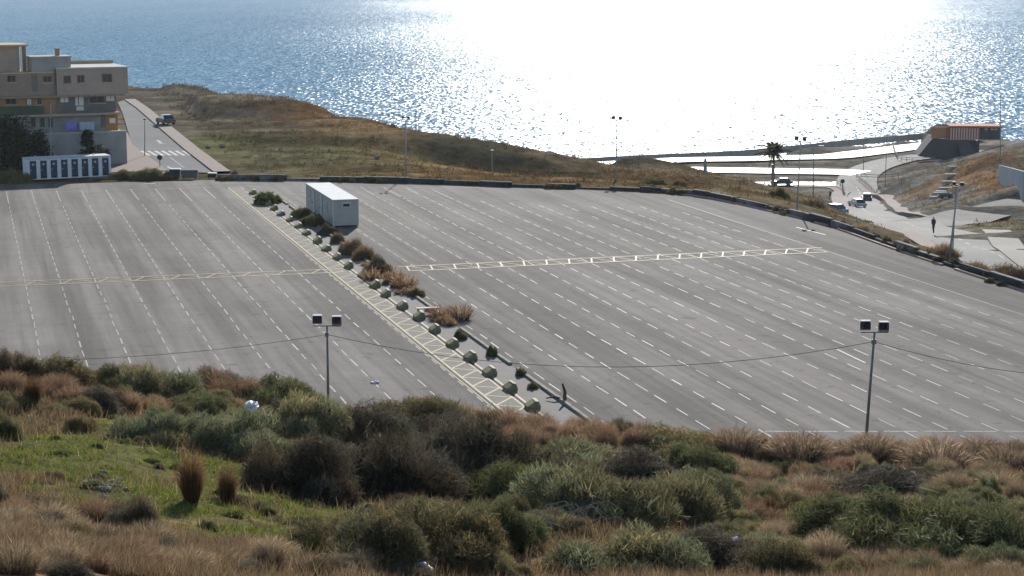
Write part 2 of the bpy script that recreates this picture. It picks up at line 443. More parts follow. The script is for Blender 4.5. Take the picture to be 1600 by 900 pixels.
# far ground
fx, fy = np.meshgrid(np.arange(-190, 190.1, 1.35), np.arange(108, 520.1, 1.35))
fz = terrain_z(fx, fy)
cc = [((300, 165), (.095, .09, .086), 3.0), ((250, 150), (.12, .11, .098), 2.0), ((340, 178), (.15, .132, .115), 2), ((300, 205), (.125, .115, .10), 1.6), ((480, 180), (.17, .105, .06), 1.2), ((560, 195), (.17, .10, .06), 1.2), ((620, 205), (.16, .11, .065), 1),
      ((420, 215), (.12, .105, .085), 1), ((520, 215), (.15, .11, .07), 1), ((400, 250), (.105, .10, .07), 1.2), ((500, 255), (.105, .105, .07), 1.2), ((600, 255), (.14, .115, .07), 1), ((680, 262), (.16, .12, .07), 1), ((760, 273), (.17, .115, .07), 1),
      ((330, 240), (.10, .11, .06), .8)]
CCP = [(gp(p[0], p[1], -1.0), np.array(c), w_) for p, c, w_ in cc]
CCP += [(at(740, 240, 248), np.array((.075, .07, .05)), 1.2), (at(840, 250, 246), np.array((.075, .07, .05)), 1.2), (at(690, 225, 250), np.array((.08, .07, .05)), 1), (at(900, 252, 260), np.array((.12, .10, .07)), 1), (at(1000, 275, 240), np.array((.15, .11, .075)), 1), (at(1050, 285, 220), np.array((.15, .105, .07)), 1),
        (at(1150, 295, 225), np.array((.14, .115, .08)), 1), (at(1250, 315, 210), np.array((.13, .115, .09)), 1), (gp(1100, 278, -20), np.array((.16, .14, .12)), 1), (gp(1250, 276, -20), np.array((.17, .15, .13)), 1), (gp(1200, 245, -20), np.array((.15, .14, .12)), 1),
        (at(1440, 312, 300), np.array((.135, .13, .12)), 1.6), (at(1400, 285, 352), np.array((.13, .125, .115)), 1.3), (at(1510, 325, 265), np.array((.14, .135, .125)), 1.2), (at(1590, 325, 265), np.array((.15, .14, .125)), 1), (at(1545, 285, 300), np.array((.16, .10, .06)), 1.3), (at(1530, 255, 325), np.array((.17, .105, .065)), 1.3),
        (at(1590, 245, 325), np.array((.13, .125, .10)), 1), (at(1490, 268, 340), np.array((.14, .135, .12)), .8), (at(1490, 385, 158), np.array((.15, .105, .065)), 1), (at(1590, 400, 165), np.array((.12, .10, .075)), 1), (at(1560, 370, 190), np.array((.14, .13, .115)), 1), (gp(1400, 225, -20), np.array((.15, .14, .125)), 1)]
def far_col(x, y):
    wx = x + (fbm(x / 8, y / 8, 61, 3) - 0.5) * 14; wy = y + (fbm(x / 8, y / 8, 67, 3) - 0.5) * 20
    num = np.zeros(x.shape + (3,)); den = np.zeros(x.shape)
    for c, col, w_ in CCP:
        k = w_ / (((wx - c[0]) ** 2 + ((wy - c[1]) * 0.55) ** 2) ** 1.6 + 3.0)
        num += k[..., None] * col; den += k
    c = num / den[..., None]
    a = fbm(x / 14 + y / 40, y / 5, 71, 4); b = fbm(x / 2.2, y / 2.6, 73, 3)
    rt = sstep(38, 62, x)[..., None]
    c = c * (np.array([.88, .81, .68]) * (1 - rt) + np.array([1.0, .95, .86]) * rt) * (0.72 + 0.55 * sstep(0.35, 0.65, a))[..., None] * (0.8 + 0.4 * sstep(0.3, 0.7, b))[..., None]
    return c
link("coastal_land", grid_mesh("coastal_land", fx, fy, fz, ground_material("coastal_soil", 0.9, 0.3), far_col(fx, fy)), kind="structure", label="rough scrubby ground between the car park and the sea")

# ---- car park asphalt
LANE = np.array([ray(-62, -47)[0], ray(-62, -47)[1]]); LANE /= np.hypot(*LANE)
LN = np.array([LANE[1], -LANE[0]])                     # to the right of the lanes
LROT = math.atan2(-LANE[0], LANE[1])
def asphalt_material(name, base, dark, lane_stain=True, rough=0.95, spec=0.08):
    m, t, p = new_mat(name)
    p.inputs["Roughness"].default_value = rough; p.inputs["Specular IOR Level"].default_value = spec
    tc = N(t, "ShaderNodeTexCoord")
    mp = N(t, "ShaderNodeMapping", vector_type='POINT'); mp.inputs["Rotation"].default_value = (0, 0, -LROT)
    t.links.new(tc.outputs["Object"], mp.inputs["Vector"])
    def noise(sc, detail, stretch=None, ro=0.6):
        n = N(t, "ShaderNodeTexNoise", Scale=sc, Detail=detail, Roughness=ro)
        if stretch:
            q = N(t, "ShaderNodeMapping"); q.inputs["Scale"].default_value = stretch; t.links.new(mp.outputs[0], q.inputs["Vector"]); t.links.new(q.outputs[0], n.inputs["Vector"])
        else: t.links.new(mp.outputs[0], n.inputs["Vector"])
        return n.outputs["Fac"]
    def rng_(src, a, b, c, d):
        r = N(t, "ShaderNodeMapRange"); 
        for i, v in enumerate((a, b, c, d)): r.inputs[i + 1].default_value = v
        t.links.new(src, r.inputs[0]); return r.outputs[0]
    def mul(a, b):
        q = N(t, "ShaderNodeMath", operation='MULTIPLY'); t.links.new(a, q.inputs[0])
        if isinstance(b, float): q.inputs[1].default_value = b
        else: t.links.new(b, q.inputs[1])
        return q.outputs[0]
    f = rng_(noise(0.055, 6), 0.32, 0.7, 0.78, 1.15)
    f = mul(f, rng_(noise(9.0, 3), 0.3, 0.7, 0.93, 1.07))
    f = mul(f, rng_(noise(0.6, 5), 0.35, 0.68, 0.93, 1.06))
    if lane_stain:
        f = mul(f, rng_(noise(1.0, 4, (0.36, 0.012, 1.0)), 0.42, 0.62, 1.08, 0.62))
        f = mul(f, rng_(noise(1.0, 5, (1.4, 0.03, 1.0)), 0.46, 0.68, 1.05, 0.72))
        f = mul(f, rng_(noise(1.0, 3, (0.05, 0.035, 1.0)), 0.52, 0.62, 1.0, 0.85))
        f = mul(f, rng_(noise(0.9, 2, None, 0.4), 0.655, 0.70, 1.0, 0.74))     # oil drips
        vo = N(t, "ShaderNodeTexVoronoi", feature='DISTANCE_TO_EDGE', Scale=0.11); nw = N(t, "ShaderNodeTexNoise", Scale=0.5, Detail=5.0); t.links.new(mp.outputs[0], nw.inputs["Vector"])
        wv = N(t, "ShaderNodeVectorMath", operation='MULTIPLY_ADD'); wv.inputs[1].default_value = (3.0, 3.0, 0.0); t.links.new(nw.outputs["Color"], wv.inputs[0]); t.links.new(mp.outputs[0], wv.inputs[2]); t.links.new(wv.outputs[0], vo.inputs["Vector"])
        f = mul(f, rng_(vo.outputs["Distance"], 0.0, 0.006, 0.80, 1.0))     # hairline cracks
    mx = N(t, "ShaderNodeVectorMath", operation='SCALE'); mx.inputs[0].default_value = base
    t.links.new(f, mx.inputs["Scale"]); t.links.new(mx.outputs[0], p.inputs["Base Color"])
    b = N(t, "ShaderNodeBump", Strength=0.5, Distance=0.01); t.links.new(noise(25.0, 3), b.inputs["Height"]); t.links.new(b.outputs[0], p.inputs["Normal"])
    return m
lot_mat = asphalt_material("car_park_asphalt", (0.132, 0.1155, 0.1005), None)
cen = np.mean(NEAR, axis=0)
near_ext = [p - np.array([0, 5.0]) for p in NEAR]
mb = MB().add([(p[0], p[1], 0) for p in FAR + near_ext], [tuple(range(len(FAR) + len(NEAR) - 1, -1, -1))])
lot = link("car_park", mb.mesh("car_park", lot_mat), kind="structure", label="wide empty asphalt car park with painted lanes")

# ---- paint
paint = {k: MAT("paint_" + k, c, c2, scale=3.0, rough=0.7, lo=0.4, hi=0.62) for k, c, c2 in [
    ("fresh", (.285, .268, .24), (.215, .202, .182)), ("worn", (.235, .22, .197), (.165, .154, .139)), ("faded", (.168, .156, .14), (.132, .121, .108)), ("yellow", (.30, .235, .115), (.22, .18, .10)), ("faint_yellow", (.225, .19, .11), (.165, .143, .1))]}
def lane_c(s):
    P = gp(-62 + s * 447, 400)[:2]; return float(P @ LN)
def lane_pt(c, t): return LN * c + LANE * t
def inside(P, m=0.0): return poly_sd(np.array([P[0]]), np.array([P[1]]), LOT)[0] > m
dash_me = {}
for k in ("fresh", "worn", "faded"):
    q = MB().strip((0, -0.95), (0, 0.95), 0.08, 0); dash_me[k] = q.mesh("lane_dash", paint[k])
dashes = []
PER = 2.95
def lane_range(c):
    T = np.arange(60, 230, 0.25); P = LN[None] * c + LANE[None] * T[:, None]
    ok = poly_sd(P[:, 0], P[:, 1], LOT) > 0.3
    return (T[ok].min(), T[ok].max()) if ok.any() else (0, 0)
solid = MB(); solid_f = MB()
left_s = [0.2075 + 0.1136 * k for k in range(-7, 9)]
for k, s in enumerate(left_s):
    c = lane_c(s); t0, t1 = lane_range(c)
    tend = min(t1 - 2.0, gp(-62 + s * (299 + 47 - 0.02 * 0), 299 - (s - 0.2) * 6)[:2] @ LANE)
    solid.strip(lane_pt(c, tend - 9.5 - (k % 3)), lane_pt(c, tend), 0.1, 0.004)
    t = tend - 13.5
    ph = random.random() * 1.5
    while t - ph > t0:
        tt = t - ph
        if not (abs(tt - 142) < 0): dashes.append((c, tt, "worn" if random.random() < 0.35 else "fresh"))
        t -= PER
right_s = [1.425 + 0.1035 * k for k in range(0, 17)]
for k, s in enumerate(right_s):
    c = lane_c(s); t0, t1 = lane_range(c)
    tend = t1 - (5.0 if k < 9 else 6.5) - (2 if k == 0 else 0)
    if s > 3.05:
        solid_f.strip(lane_pt(c, t0), lane_pt(c, tend), 0.07, 0.004); continue
    if k in (2, 4, 5, 6, 7): solid.strip(lane_pt(c, tend - 5 - 2 * (k % 3)), lane_pt(c, tend), 0.075, 0.004)
    t = tend - 8; ph = random.random() * 2.5
    while t - ph > t0 + 0.5:
        tt = t - ph + random.uniform(-0.12, 0.12)
        r = random.random(); fade = 0.2 + 0.06 * max(0, k - 3) + max(0.0, (tt - 115) / 130)
        kind = "faded" if r < fade * 0.75 else ("worn" if r < fade * 1.1 + 0.35 else "fresh")
        if r > 0.03: dashes.append((c, tt, kind))
        t -= PER
# drop dashes that lie beneath the big cabin / island
dashes = [d for d in dashes if inside(lane_pt(d[0], d[1]), 0.6)]
def vis(P):
    u = P[0] / P[1]; return abs(u) < 0.285
dashes.sort(key=lambda d: (not vis(lane_pt(d[0], d[1])), lane_pt(d[0], d[1])[1]))
for c, t, kind in dashes[:300]:
    P = lane_pt(c, t)
    P = P + LN * random.gauss(0, .02)
    o = link("lane_dash", dash_me[kind], lot, (P[0], P[1], 0.004), LROT + random.gauss(0, .008)); o.scale = (random.uniform(.7, 1.15), random.uniform(.78, 1.06), 1)
rest = {k: MB() for k in dash_me}
for c, t, kind in dashes[300:]:
    rest[kind].strip(lane_pt(c, t - .95), lane_pt(c, t + .95), 0.072, 0.004)
for k, m_ in rest.items(): link("distant_lane_dashes", m_.mesh("distant_lane_dashes", paint[k]), lot, kind="stuff")
link("lane_lines", solid.mesh("lane_lines", paint["worn"]), lot)
link("edge_lines", solid_f.mesh("edge_lines", paint["faded"]), lot)
# far cross lines and bottom cross line
cr = MB()
cr.strip(gp(-300, 305), gp(5, 302), 0.12, 0.008).strip(gp(5, 302), gp(345, 292.5), 0.12, 0.008)
cr.strip(gp(225, 287), gp(243, 286.5), 0.5, 0.008)
for a in np.arange(1195, 1800, 62): cr.strip(gp(a, 674), gp(a + 52, 674.5), 0.10, 0.008)
cr.strip(gp(690, 291), gp(760, 293.5), 0.12, 0.008); cr.strip(gp(500, 292), gp(690, 294), 0.1, 0.008)
cr.strip(gp(1244, 355), gp(1290, 367), 0.2, 0.008); cr.strip(gp(1308, 546 + 0), gp(1352, 567), 0.13, 0.008)
link("cross_lines", cr.mesh("cross_lines", paint["worn"]), lot)

# walkway with zigzag hatching along the planter island
walk_mat = MAT("walkway_surface", (.124, .109, .088), (.108, .096, .08), scale=1.2, rough=0.85)
cl, crr = lane_c(1.230), lane_c(1.292)
tA, tB = lane_range(cl); tB = gp(357, 293)[:2] @ LANE
wk = MB(); a0, a1, a2, a3 = lane_pt(cl, tA - 3), lane_pt(crr, tA - 3), lane_pt(crr, tB), lane_pt(cl, tB)
wk.add([(p[0], p[1], 0.004) for p in (a0, a1, a2, a3)], [(0, 1, 2, 3)])
wo = link("walkway", wk.mesh("walkway", walk_mat), kind="structure", label="tan hatched walkway beside the planter island")
wl = MB(); wl.strip(lane_pt(cl, tA - 3), lane_pt(cl, tB), 0.12, 0.008)
for t in np.arange(tA, tB, 7.0):
    if random.random() < 0.9: wl.strip(lane_pt(crr, t), lane_pt(crr, min(tB, t + random.uniform(5.2, 7.0))), 0.10, 0.0085)
wl.strip(lane_pt(cl - 0.28, tA), lane_pt(cl - 0.28, tB - 2), 0.06, 0.008)
link("border_lines", wl.mesh("border_lines", paint["yellow"]), wo)
dm = MB(); t = tA - 2
for t in np.arange(tA - 2, tA + 60, 2.0): dm.strip(lane_pt(cl - 0.42, t), lane_pt(cl - 0.42, t + 1.2), 0.07, 0.006)
link("border_dashes", dm.mesh("border_dashes", paint["worn"]), wo)
zn, zf = MB(), MB()
t = tA - 2.0
while t < tB - 3:
    q = zn if t < tA + 42 else zf
    q.strip(lane_pt(cl + .05, t), lane_pt(crr - .05, t + 1.5), 0.125, 0.012)
    q.strip(lane_pt(crr - .05, t + 1.5), lane_pt(cl + .05, t + 2.35), 0.11, 0.0125)
    t += 2.35
link("zigzag_hatching", zn.mesh("zigzag_hatching", paint["yellow"]), wo); link("faint_zigzag_hatching", zf.mesh("faint_zigzag_hatching", paint["faint_yellow"]), wo)

# cross strip with zigzag
def strip_hatch(p0, p1, q0, q1, period, m1, m2, both):
    """p0-p1 lower edge, q0-q1 upper edge"""
    ln = MB(); ln.strip(p0, p1, 0.2, 0.016).strip(q0, q1, 0.18, 0.016)
    L = np.hypot(*(p1 - p0)[:2]); n = int(L / period); st = MB()
    for i in range(n):
        a, b = i / n, (i + 1) / n
        st.strip(p0 + (p1 - p0) * a, q0 + (q1 - q0) * (a + 0.35 / n), 0.14, 0.02)
        if i % both == 0: st.strip(q0 + (q1 - q0) * (a + 0.35 / n), p0 + (p1 - p0) * b, 0.11, 0.021)
    link("strip_lines", ln.mesh("strip_lines", m1), lot); link("strip_zigzag", st.mesh("strip_zigzag", m2), lot)
strip_hatch(gp(-200, 456.5), gp(540, 425), gp(-200, 449), gp(535, 420), 2.4, paint["yellow"], paint["yellow"], 1)
strip_hatch(gp(640, 423.5), gp(1292, 394), gp(622, 416.8), gp(1284, 387), 1.75, paint["yellow"], paint["yellow"], 1)

# ---- planter island: kerbs and paving
isl = MB(); ca_, cb_ = lane_c(1.306), lane_c(1.392); tI0, tI1 = tA - 1, gp(430, 312)[:2] @ LANE
isl.add([(*lane_pt(ca_, tI0), 0.02), (*lane_pt(cb_, tI0), 0.02), (*lane_pt(cb_, tI1), 0.02), (*lane_pt(ca_, tI1 + 8), 0.02)], [(0, 1, 2, 3)])
io = link("planter_island", isl.mesh("planter_island", MAT("island_paving", (.125, .114, .104), (.105, .096, .088), scale=1.0)), kind="structure", label="grey paved island between walkway and lanes")
kerb_mat = MAT("kerb_concrete", (.24, .22, .175), (.15, .145, .12), scale=2.0, rough=0.9)
t = tI0
kerb_me = MB().bb(-0.1, 0.1, -0.68, 0.68, 0, 0.16).mesh("kerb_stone", kerb_mat)
while t < tI1:
    P = lane_pt(cb_, t + .7)
    if random.random() < (0.97 if t < tA + 45 else 0.8): link("kerb_stone", kerb_me, io, (P[0], P[1], random.uniform(-.02, 0.01)), LROT + random.uniform(-.012, .012))
    t += 1.4
kl = MB(); kl.strip(lane_pt(ca_, tI0), lane_pt(ca_, tI1 + 8), 0.16, 0.026); link("island_edge", kl.mesh("island_edge", paint["faint_yellow"]), io)

# ---- left street
street_mat = asphalt_material("street_asphalt", (0.095, 0.093, 0.092), None, lane_stain=False)
S_L = [gp(262, 268), gp(222, 240), gp(206, 226), gp(200, 205), gp(192, 178), gp(184, 160)]
S_R = [gp(334, 270), gp(290, 236), gp(262, 212), gp(238, 191), gp(214, 170), gp(194, 156)]
mb = MB(); vs_ = [(p[0], p[1], 0.0) for p in S_L] + [(p[0], p[1], 0.0) for p in S_R]; n = len(S_L)
mb.add(vs_, [(i, n + i, n + i + 1, i + 1) for i in range(n - 1)])
st_o = link("street", mb.mesh("street", street_mat), kind="structure", label="side street with zebra crossing beside the apartment building")
pave_mat = MAT("pink_paving", (.185, .14, .118), (.15, .118, .102), scale=1.4, rough=0.9)
def raised(name, pts, z0, z1, mat, label):
    return link(name, MB().prism([(p[0], p[1]) for p in pts], z0, z1).mesh(name, mat), kind="structure", label=label)
S_R2 = [p + np.array([1.75, 0.6, 0]) for p in S_R]
mb = MB(); A_ = [(p[0], p[1], .14) for p in S_R]; B_ = [(p[0], p[1], .14) for p in S_R2]; n = len(A_)
mb.add(A_ + B_, [(i, n + i, n + i + 1, i + 1) for i in range(n - 1)]); mb.add(A_ + [(p[0], p[1], -.1) for p in A_], [(i, i + 1, n + i + 1, n + i) for i in range(n - 1)])
mb.add(B_ + [(p[0], p[1], -.4) for p in B_], [(i, n + i, n + i + 1, i + 1) for i in range(n - 1)])
link("pavement", mb.mesh("pavement", pave_mat), kind="structure", label="pink paved footway along the open field")
raised("pavement", [gp(100, 273), gp(262, 268), gp(236, 249), gp(222, 240), gp(207, 227), gp(199, 208), gp(180, 205), gp(150, 240)], -0.2, 0.13, pave_mat, "pink paved corner footway below the apartment building")
raised("pavement", [gp(140, 278), gp(262, 276), gp(262, 268), gp(140, 270)], -0.3, 0.03, MAT("dusty_ground", (.26, .225, .175), (.19, .165, .13), scale=1.5), "dusty strip of ground behind the toilet cabins")
zb = MB()
for i in range(7):
    f0 = i / 7.0 + 0.02
    a, b = gp(219 + 76 * f0, 235.5), gp(219 + 76 * f0 + 13, 243)
    zb.strip(a, b, 0.42, 0.005)
link("zebra_crossing", zb.mesh("zebra_crossing", paint["fresh"]), st_o)
zb = MB().strip(gp(212, 231), gp(292, 233.5), 0.16, 0.006).strip(gp(266, 246), gp(288, 262), 0.12, 0.006).strip(gp(246, 219), gp(252, 224), 0.4, 0.006).strip(gp(247, 225), gp(259, 224.5), 0.35, 0.006).strip(gp(262, 260), gp(266, 263), 0.35, 0.006)
link("street_markings", zb.mesh("street_markings", paint["worn"]), st_o)

# ---- roads on the right and along the coast, laid on the graded ground
road_mat = asphalt_material("coast_road_asphalt", (0.105, 0.10, 0.094), None, lane_stain=False, rough=0.9, spec=0.12)
coast_mat = asphalt_material("glare_coast_asphalt", (0.14, 0.134, 0.126), None, lane_stain=False, rough=0.6, spec=0.3)  # paler and smoother than the junction road, to carry the sun's white glare
track_mat = MAT("dirt_track", (.19, .175, .15), (.145, .135, .12), scale=0.5, rough=0.95)
def resample(L, step):
    out = []
    P = [np.array(p[:2]) for p in L]
    # catmull-rom
    Q = [P[0] * 2 - P[1]] + P + [P[-1] * 2 - P[-2]]
    for i in range(1, len(Q) - 2):
        n_ = max(2, int(np.hypot(*(Q[i + 1] - Q[i])) / step))
        for k in range(n_):
            t = k / n_
            out.append(0.5 * (2 * Q[i] + (Q[i + 1] - Q[i - 1]) * t + (2 * Q[i - 1] - 5 * Q[i] + 4 * Q[i + 1] - Q[i + 2]) * t * t + (3 * Q[i] - Q[i - 1] - 3 * Q[i + 1] + Q[i + 2]) * t ** 3))
    out.append(P[-1]); return np.array(out)
def ribbon(L, o0, o1, lift, thick=0.0, step=2.5):
    P = resample(L, step); d = np.gradient(P, axis=0); d /= np.linalg.norm(d, axis=1)[:, None]; nn = np.stack([d[:, 1], -d[:, 0]], -1)
    z = base_z(P[:, 0], P[:, 1]); k = np.ones(7) / 7; z = np.convolve(np.pad(z, 3, mode='edge'), k, mode='valid')
    A, B = P + nn * o0, P + nn * o1; n = len(P); mb = MB()
    V = [(A[i][0], A[i][1], z[i] + lift) for i in range(n)] + [(B[i][0], B[i][1], z[i] + lift) for i in range(n)]
    mb.add(V, [(i, n + i, n + i + 1, i + 1) for i in range(n - 1)])
    if thick:
        V2 = [(v[0], v[1], v[2] - thick) for v in V]
        mb.add(V[:n] + V2[:n], [(i, i + 1, n + i + 1, n + i) for i in range(n - 1)]); mb.add(V[n:] + V2[n:], [(i, n + i, n + i + 1, i + 1) for i in range(n - 1)])
    return mb, P, nn, z
def struct(name, mb, mat, label): return link(name, mb.mesh(name, mat), kind="structure", label=label)
mb, RAP, RAN, RAZ = ribbon(RA, -4, 4, 0.06); struct("road", mb, road_mat, "pale road curving down from the junction to the shore")
struct("road", ribbon(RC, -4.6, 4.6, 0.02)[0], track_mat, "dusty unpaved track leading right from the junction")
struct("road", ribbon(COAST_A, -5.2, 5.2, 0.09)[0], coast_mat, "landward lane of the coast road, toned pale for sun glare")
struct("road", ribbon(COAST_B, -4.6, 4.6, 0.12)[0], coast_mat, "seaward lane of the coast road, toned pale for sun glare")
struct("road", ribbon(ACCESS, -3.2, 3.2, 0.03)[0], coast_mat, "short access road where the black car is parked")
struct("pavement", ribbon([gp(1338, 282, -20), gp(1352, 293, -20), gp(1368, 306, -20), gp(1390, 320, -19.4), at(1408, 326, 296), at(1425, 332, 276), at(1460, 337, 262)], -1.4, 1.4, 0.10, 1.2)[0], pave_mat, "pinkish footway on the outer side of the road bend")
struct("pavement", ribbon([at(1325, 334, 300), gp(1310, 312, -20), gp(1316, 298, -20), gp(1296, 292, -20), gp(1240, 291, -20)], -1.6, 1.6, 0.10, 1.2)[0], pave_mat, "pinkish footway on the inner side of the road bend")
struct("pavement", ribbon([at(1360, 352, 215), at(1400, 357, 205), at(1440, 369, 185), at(1462, 378, 172)], -0.9, 0.9, 0.12, 1.0)[0], pave_mat, "narrow pale footway just outside the boundary wall")
struct("pavement", ribbon([at(1556, 356, 205), at(1572, 378, 184), at(1592, 400, 168), at(1640, 425, 150)], -1.5, 1.5, 0.12, 1.0)[0], MAT("pale_slab", (.165, .15, .13), (.14, .128, .112), scale=1.0), "pale slab footway beside the junction")
rl = MB()
for i in range(0, len(RAP) - 1, 2):
    rl.add([(*(RAP[i] + RAN[i] * .07), RAZ[i] + .068), (*(RAP[i] - RAN[i] * .07), RAZ[i] + .068), (*(RAP[i + 1] - RAN[i + 1] * .07), RAZ[i + 1] + .068), (*(RAP[i + 1] + RAN[i + 1] * .07), RAZ[i + 1] + .068)], [(0, 1, 2, 3)])
link("centre_line", rl.mesh("centre_line", paint["faded"]), bpy.data.objects["road"])
# sea wall along the shore
sw = [gp(880, 255.5, -20), gp(960, 250.5, -20), gp(1050, 246, -20), gp(1150, 241.5, -20), gp(1250, 232, -20), gp(1330, 223.5, -20), gp(1440, 214, -20), gp(1560, 208, -20)]
P = resample(sw, 6.0)
swo = thing("sea_wall", "long low grey parapet between coast road and sea", "wall", (P[0][0], P[0][1], -20))
swm = MAT("sea_wall_concrete", (.3, .285, .26), (.24, .23, .21), scale=0.6)
for i in range(len(P) - 1):
    a, b = P[i], P[i + 1]; d = b - a; L = np.hypot(*d); c = (a + b) / 2 - P[0]
    q = MB().box((0, 0, 0), (L - 0.02, 0.5, 1.6)); ob = link("wall_section", q.mesh("wall_section", swm), swo, (c[0], c[1], 0.1), math.atan2(d[1], d[0]))
# ================================================================== BUILT THINGS
m_white = MAT("white_panel", (.43, .43, .42), (.37, .37, .36), scale=1.5, rough=0.6)
m_roofw = MAT("white_roof", (.40, .40, .385), (.34, .34, .33), scale=1.0, rough=0.85, spec=.15)
m_dark = MAT("dark_gap", (.02, .02, .02), (.03, .03, .03), rough=0.6)
m_glass = MAT("window_glass", (.03, .035, .04), (.02, .022, .025), rough=0.15, spec=0.5)
m_galv = MAT("galvanised_steel", (.30, .30, .29), (.22, .22, .215), scale=3, rough=0.55, metal=0.2)
m_rust = MAT("rusted_steel", (.16, .13, .11), (.22, .20, .18), scale=3, rough=0.7)
m_conc = MAT("weathered_concrete", (.21, .20, .18), (.13, .125, .115), scale=1.3, rough=0.95, bump=0.02)
m_concp = MAT("pale_concrete", (.36, .34, .31), (.27, .255, .235), scale=1.3, rough=0.95)

# ---------------- portable cabin on the car park
P_fr, P_fl = gp(559.5, 354), gp(521, 355.5)
cabL, cabW, cabH = 13.4, 2.2, 2.42
cab = thing("portable_cabin", "long white portable cabin with flat pale roof beside the planter island", "cabin", (P_fl[0], P_fl[1], 0), LROT)
W_, L_, H_ = cabW, cabL, cabH
m_cabw = MAT("cabin_wall", (.37, .335, .29), (.32, .29, .252), scale=1.2, rough=.7)
b = MB().bb(0, W_, 0, L_, 0.14, H_ - 0.08); part("wall", b, m_cabw, cab)
part("roof", MB().bb(-.05, W_ + .05, -.05, L_ + .05, H_ - 0.078, H_), m_roofw, cab)
for x in (0.15, W_ - 0.15):
    for y in (0.2, L_ / 2, L_ - 0.2): part("foot", MB().bb(x - .1, x + .1, y - .1, y + .1, 0, 0.138), m_conc, cab)
part("base_rail", MB().bb(0.03, W_ - .03, 0.03, L_ - .03, 0.09, 0.139), m_dark, cab)
for x in (0.0, W_):
    for y in (0.0, L_): part("corner_post", MB().bb(x - .035, x + .035, y - .035, y + .035, 0.10, H_ - .085), MAT("cabin_post", (.5, .5, .49)), cab)
wf = part("window", MB().bb(0.80, 1.52, -0.045, -0.002, 1.72, 2.16), m_white, cab); part("pane", MB().bb(0.88, 1.44, -0.05, -0.046, 1.79, 2.02), m_glass, wf); part("shutter_box", MB().bb(0.78, 1.54, -0.09, -0.046, 2.05, 2.2), m_white, wf)
for y in (5.2, 8.9):
    d = part("door", MB().bb(-0.04, -0.002, y, y + .9, 0.2, 2.15), m_white, cab); part("handle", MB().bb(-.09, -.041, y + .78, y + .84, 1.0, 1.12), m_dark, d)
    part("door_gap", MB().bb(-.044, -.041, y - .05, y - .0, 0.2, 2.2), m_dark, d)
for y in (2.6, 11.3):
    f_ = part("window", MB().bb(-.05, -.002, y, y + 1.0, 1.1, 1.9), m_white, cab); part("pane", MB().bb(-.055, -.051, y + .07, y + .93, 1.17, 1.83), MAT("frosted_glass", (.35, .36, .36)), f_)
for i in range(1, 11):
    part("panel_seam", MB().bb(-.006, -.0015, i * L_ / 11 - .01, i * L_ / 11 + .01, 0.2, H_ - .1), MAT("seam", (.3, .3, .3)), cab)

# ---------------- row of portable toilets
Q0, Q1 = gp(44, 283), gp(173, 276.5)
tl = Q1 - Q0; TL = float(np.hypot(tl[0], tl[1])); trz = math.atan2(tl[1], tl[0])
tb = thing("toilet_block", "white toilet cabin row with eight dark blue doors beside the car park edge", "toilet cabins", (Q0[0], Q0[1], 0), trz)
m_door = MAT("blue_grey_door", (.045, .055, .08), (.035, .045, .065), scale=2, rough=0.5)
TW, TH = 2.2, 2.35
m_tw = MAT("toilet_white", (.60, .61, .62), (.52, .53, .54), rough=.6)
part("wall", MB().bb(0, TL, 0.02, TW, 0.1, TH - .12), m_tw, tb)
part("roof", MB().bb(-.06, TL + .06, -.06, TW + .06, TH - .118, TH), m_roofw, tb)
part("plinth", MB().bb(0.05, TL - .05, .08, TW - .05, 0, 0.098), m_dark, tb)
pitch = TL / 8.0
for i in range(8):
    x0 = i * pitch + pitch * 0.22
    d = part("door", MB().bb(x0, x0 + pitch * .60, -0.03, 0.018, 0.22, TH - .25), m_door, tb)
    part("sign", MB().bb(x0 + pitch * .2, x0 + pitch * .4, -.036, -.031, 1.62, 1.82), m_white, d)
    part("handle", MB().bb(x0 + pitch * .08, x0 + pitch * .14, -.07, -.031, 1.05, 1.2), m_white, d)
    part("kick_vent", MB().bb(x0 + pitch * .1, x0 + pitch * .5, -.036, -.031, 0.3, 0.42), m_dark, d)
    part("pilaster", MB().bb(i * pitch - .06, i * pitch + .1, -0.06, 0.018, 0.1, TH - .12), m_tw, tb)
part("pilaster", MB().bb(TL - .1, TL + .06, -0.06, 0.018, 0.1, TH - .12), m_tw, tb)
for i in range(4): part("roof_vent", MB().tube([(1.1 + 2.1 * i, 1.2, TH), (1.1 + 2.1 * i, 1.2, TH + .18)], 0.07, 8), m_white, tb)

# ---------------- apartment building on the left
B0 = gp(199, 257)                                     # right hand foot of the terrace wall
brz = math.radians(24.0)
ux = np.array([math.cos(brz), math.sin(brz), 0.0]); uy = np.array([-math.sin(brz), math.cos(brz), 0.0])
def fac(px, py, back=0.0):                            # pixel -> (x along facade, z) on the facade plane set back by `back`
    d = ray(px, py); o = np.array([0, 0, HC]); c = B0 + uy * back
    t = ((c - o) @ uy) / (d @ uy); p = o + d * t
    return float((p - B0) @ ux), float(p[2])
bld = thing("apartment_building", "three storey beige apartment block with orange panels above a grey terrace wall", "building", B0, brz)
m_b1 = MAT("beige_render", (.315, .24, .20), (.265, .205, .172), scale=0.8, rough=0.95)
m_b2 = MAT("brown_render", (.245, .188, .142), (.20, .155, .12), scale=0.8, rough=0.95)
m_or = MAT("orange_render", (.40, .18, .065), (.34, .155, .06), scale=1, rough=0.9)
m_or2 = MAT("ochre_render", (.29, .175, .095), (.24, .15, .085), scale=1, rough=0.9)
m_gr = MAT("green_balcony", (.06, .085, .055), (.05, .065, .045), scale=1, rough=0.9)
m_gy = MAT("grey_render", (.28, .265, .25), (.22, .21, .20), scale=0.7, rough=0.95)
m_dk = MAT("dark_render", (.16, .145, .135), (.125, .115, .11), scale=0.9, rough=0.95)
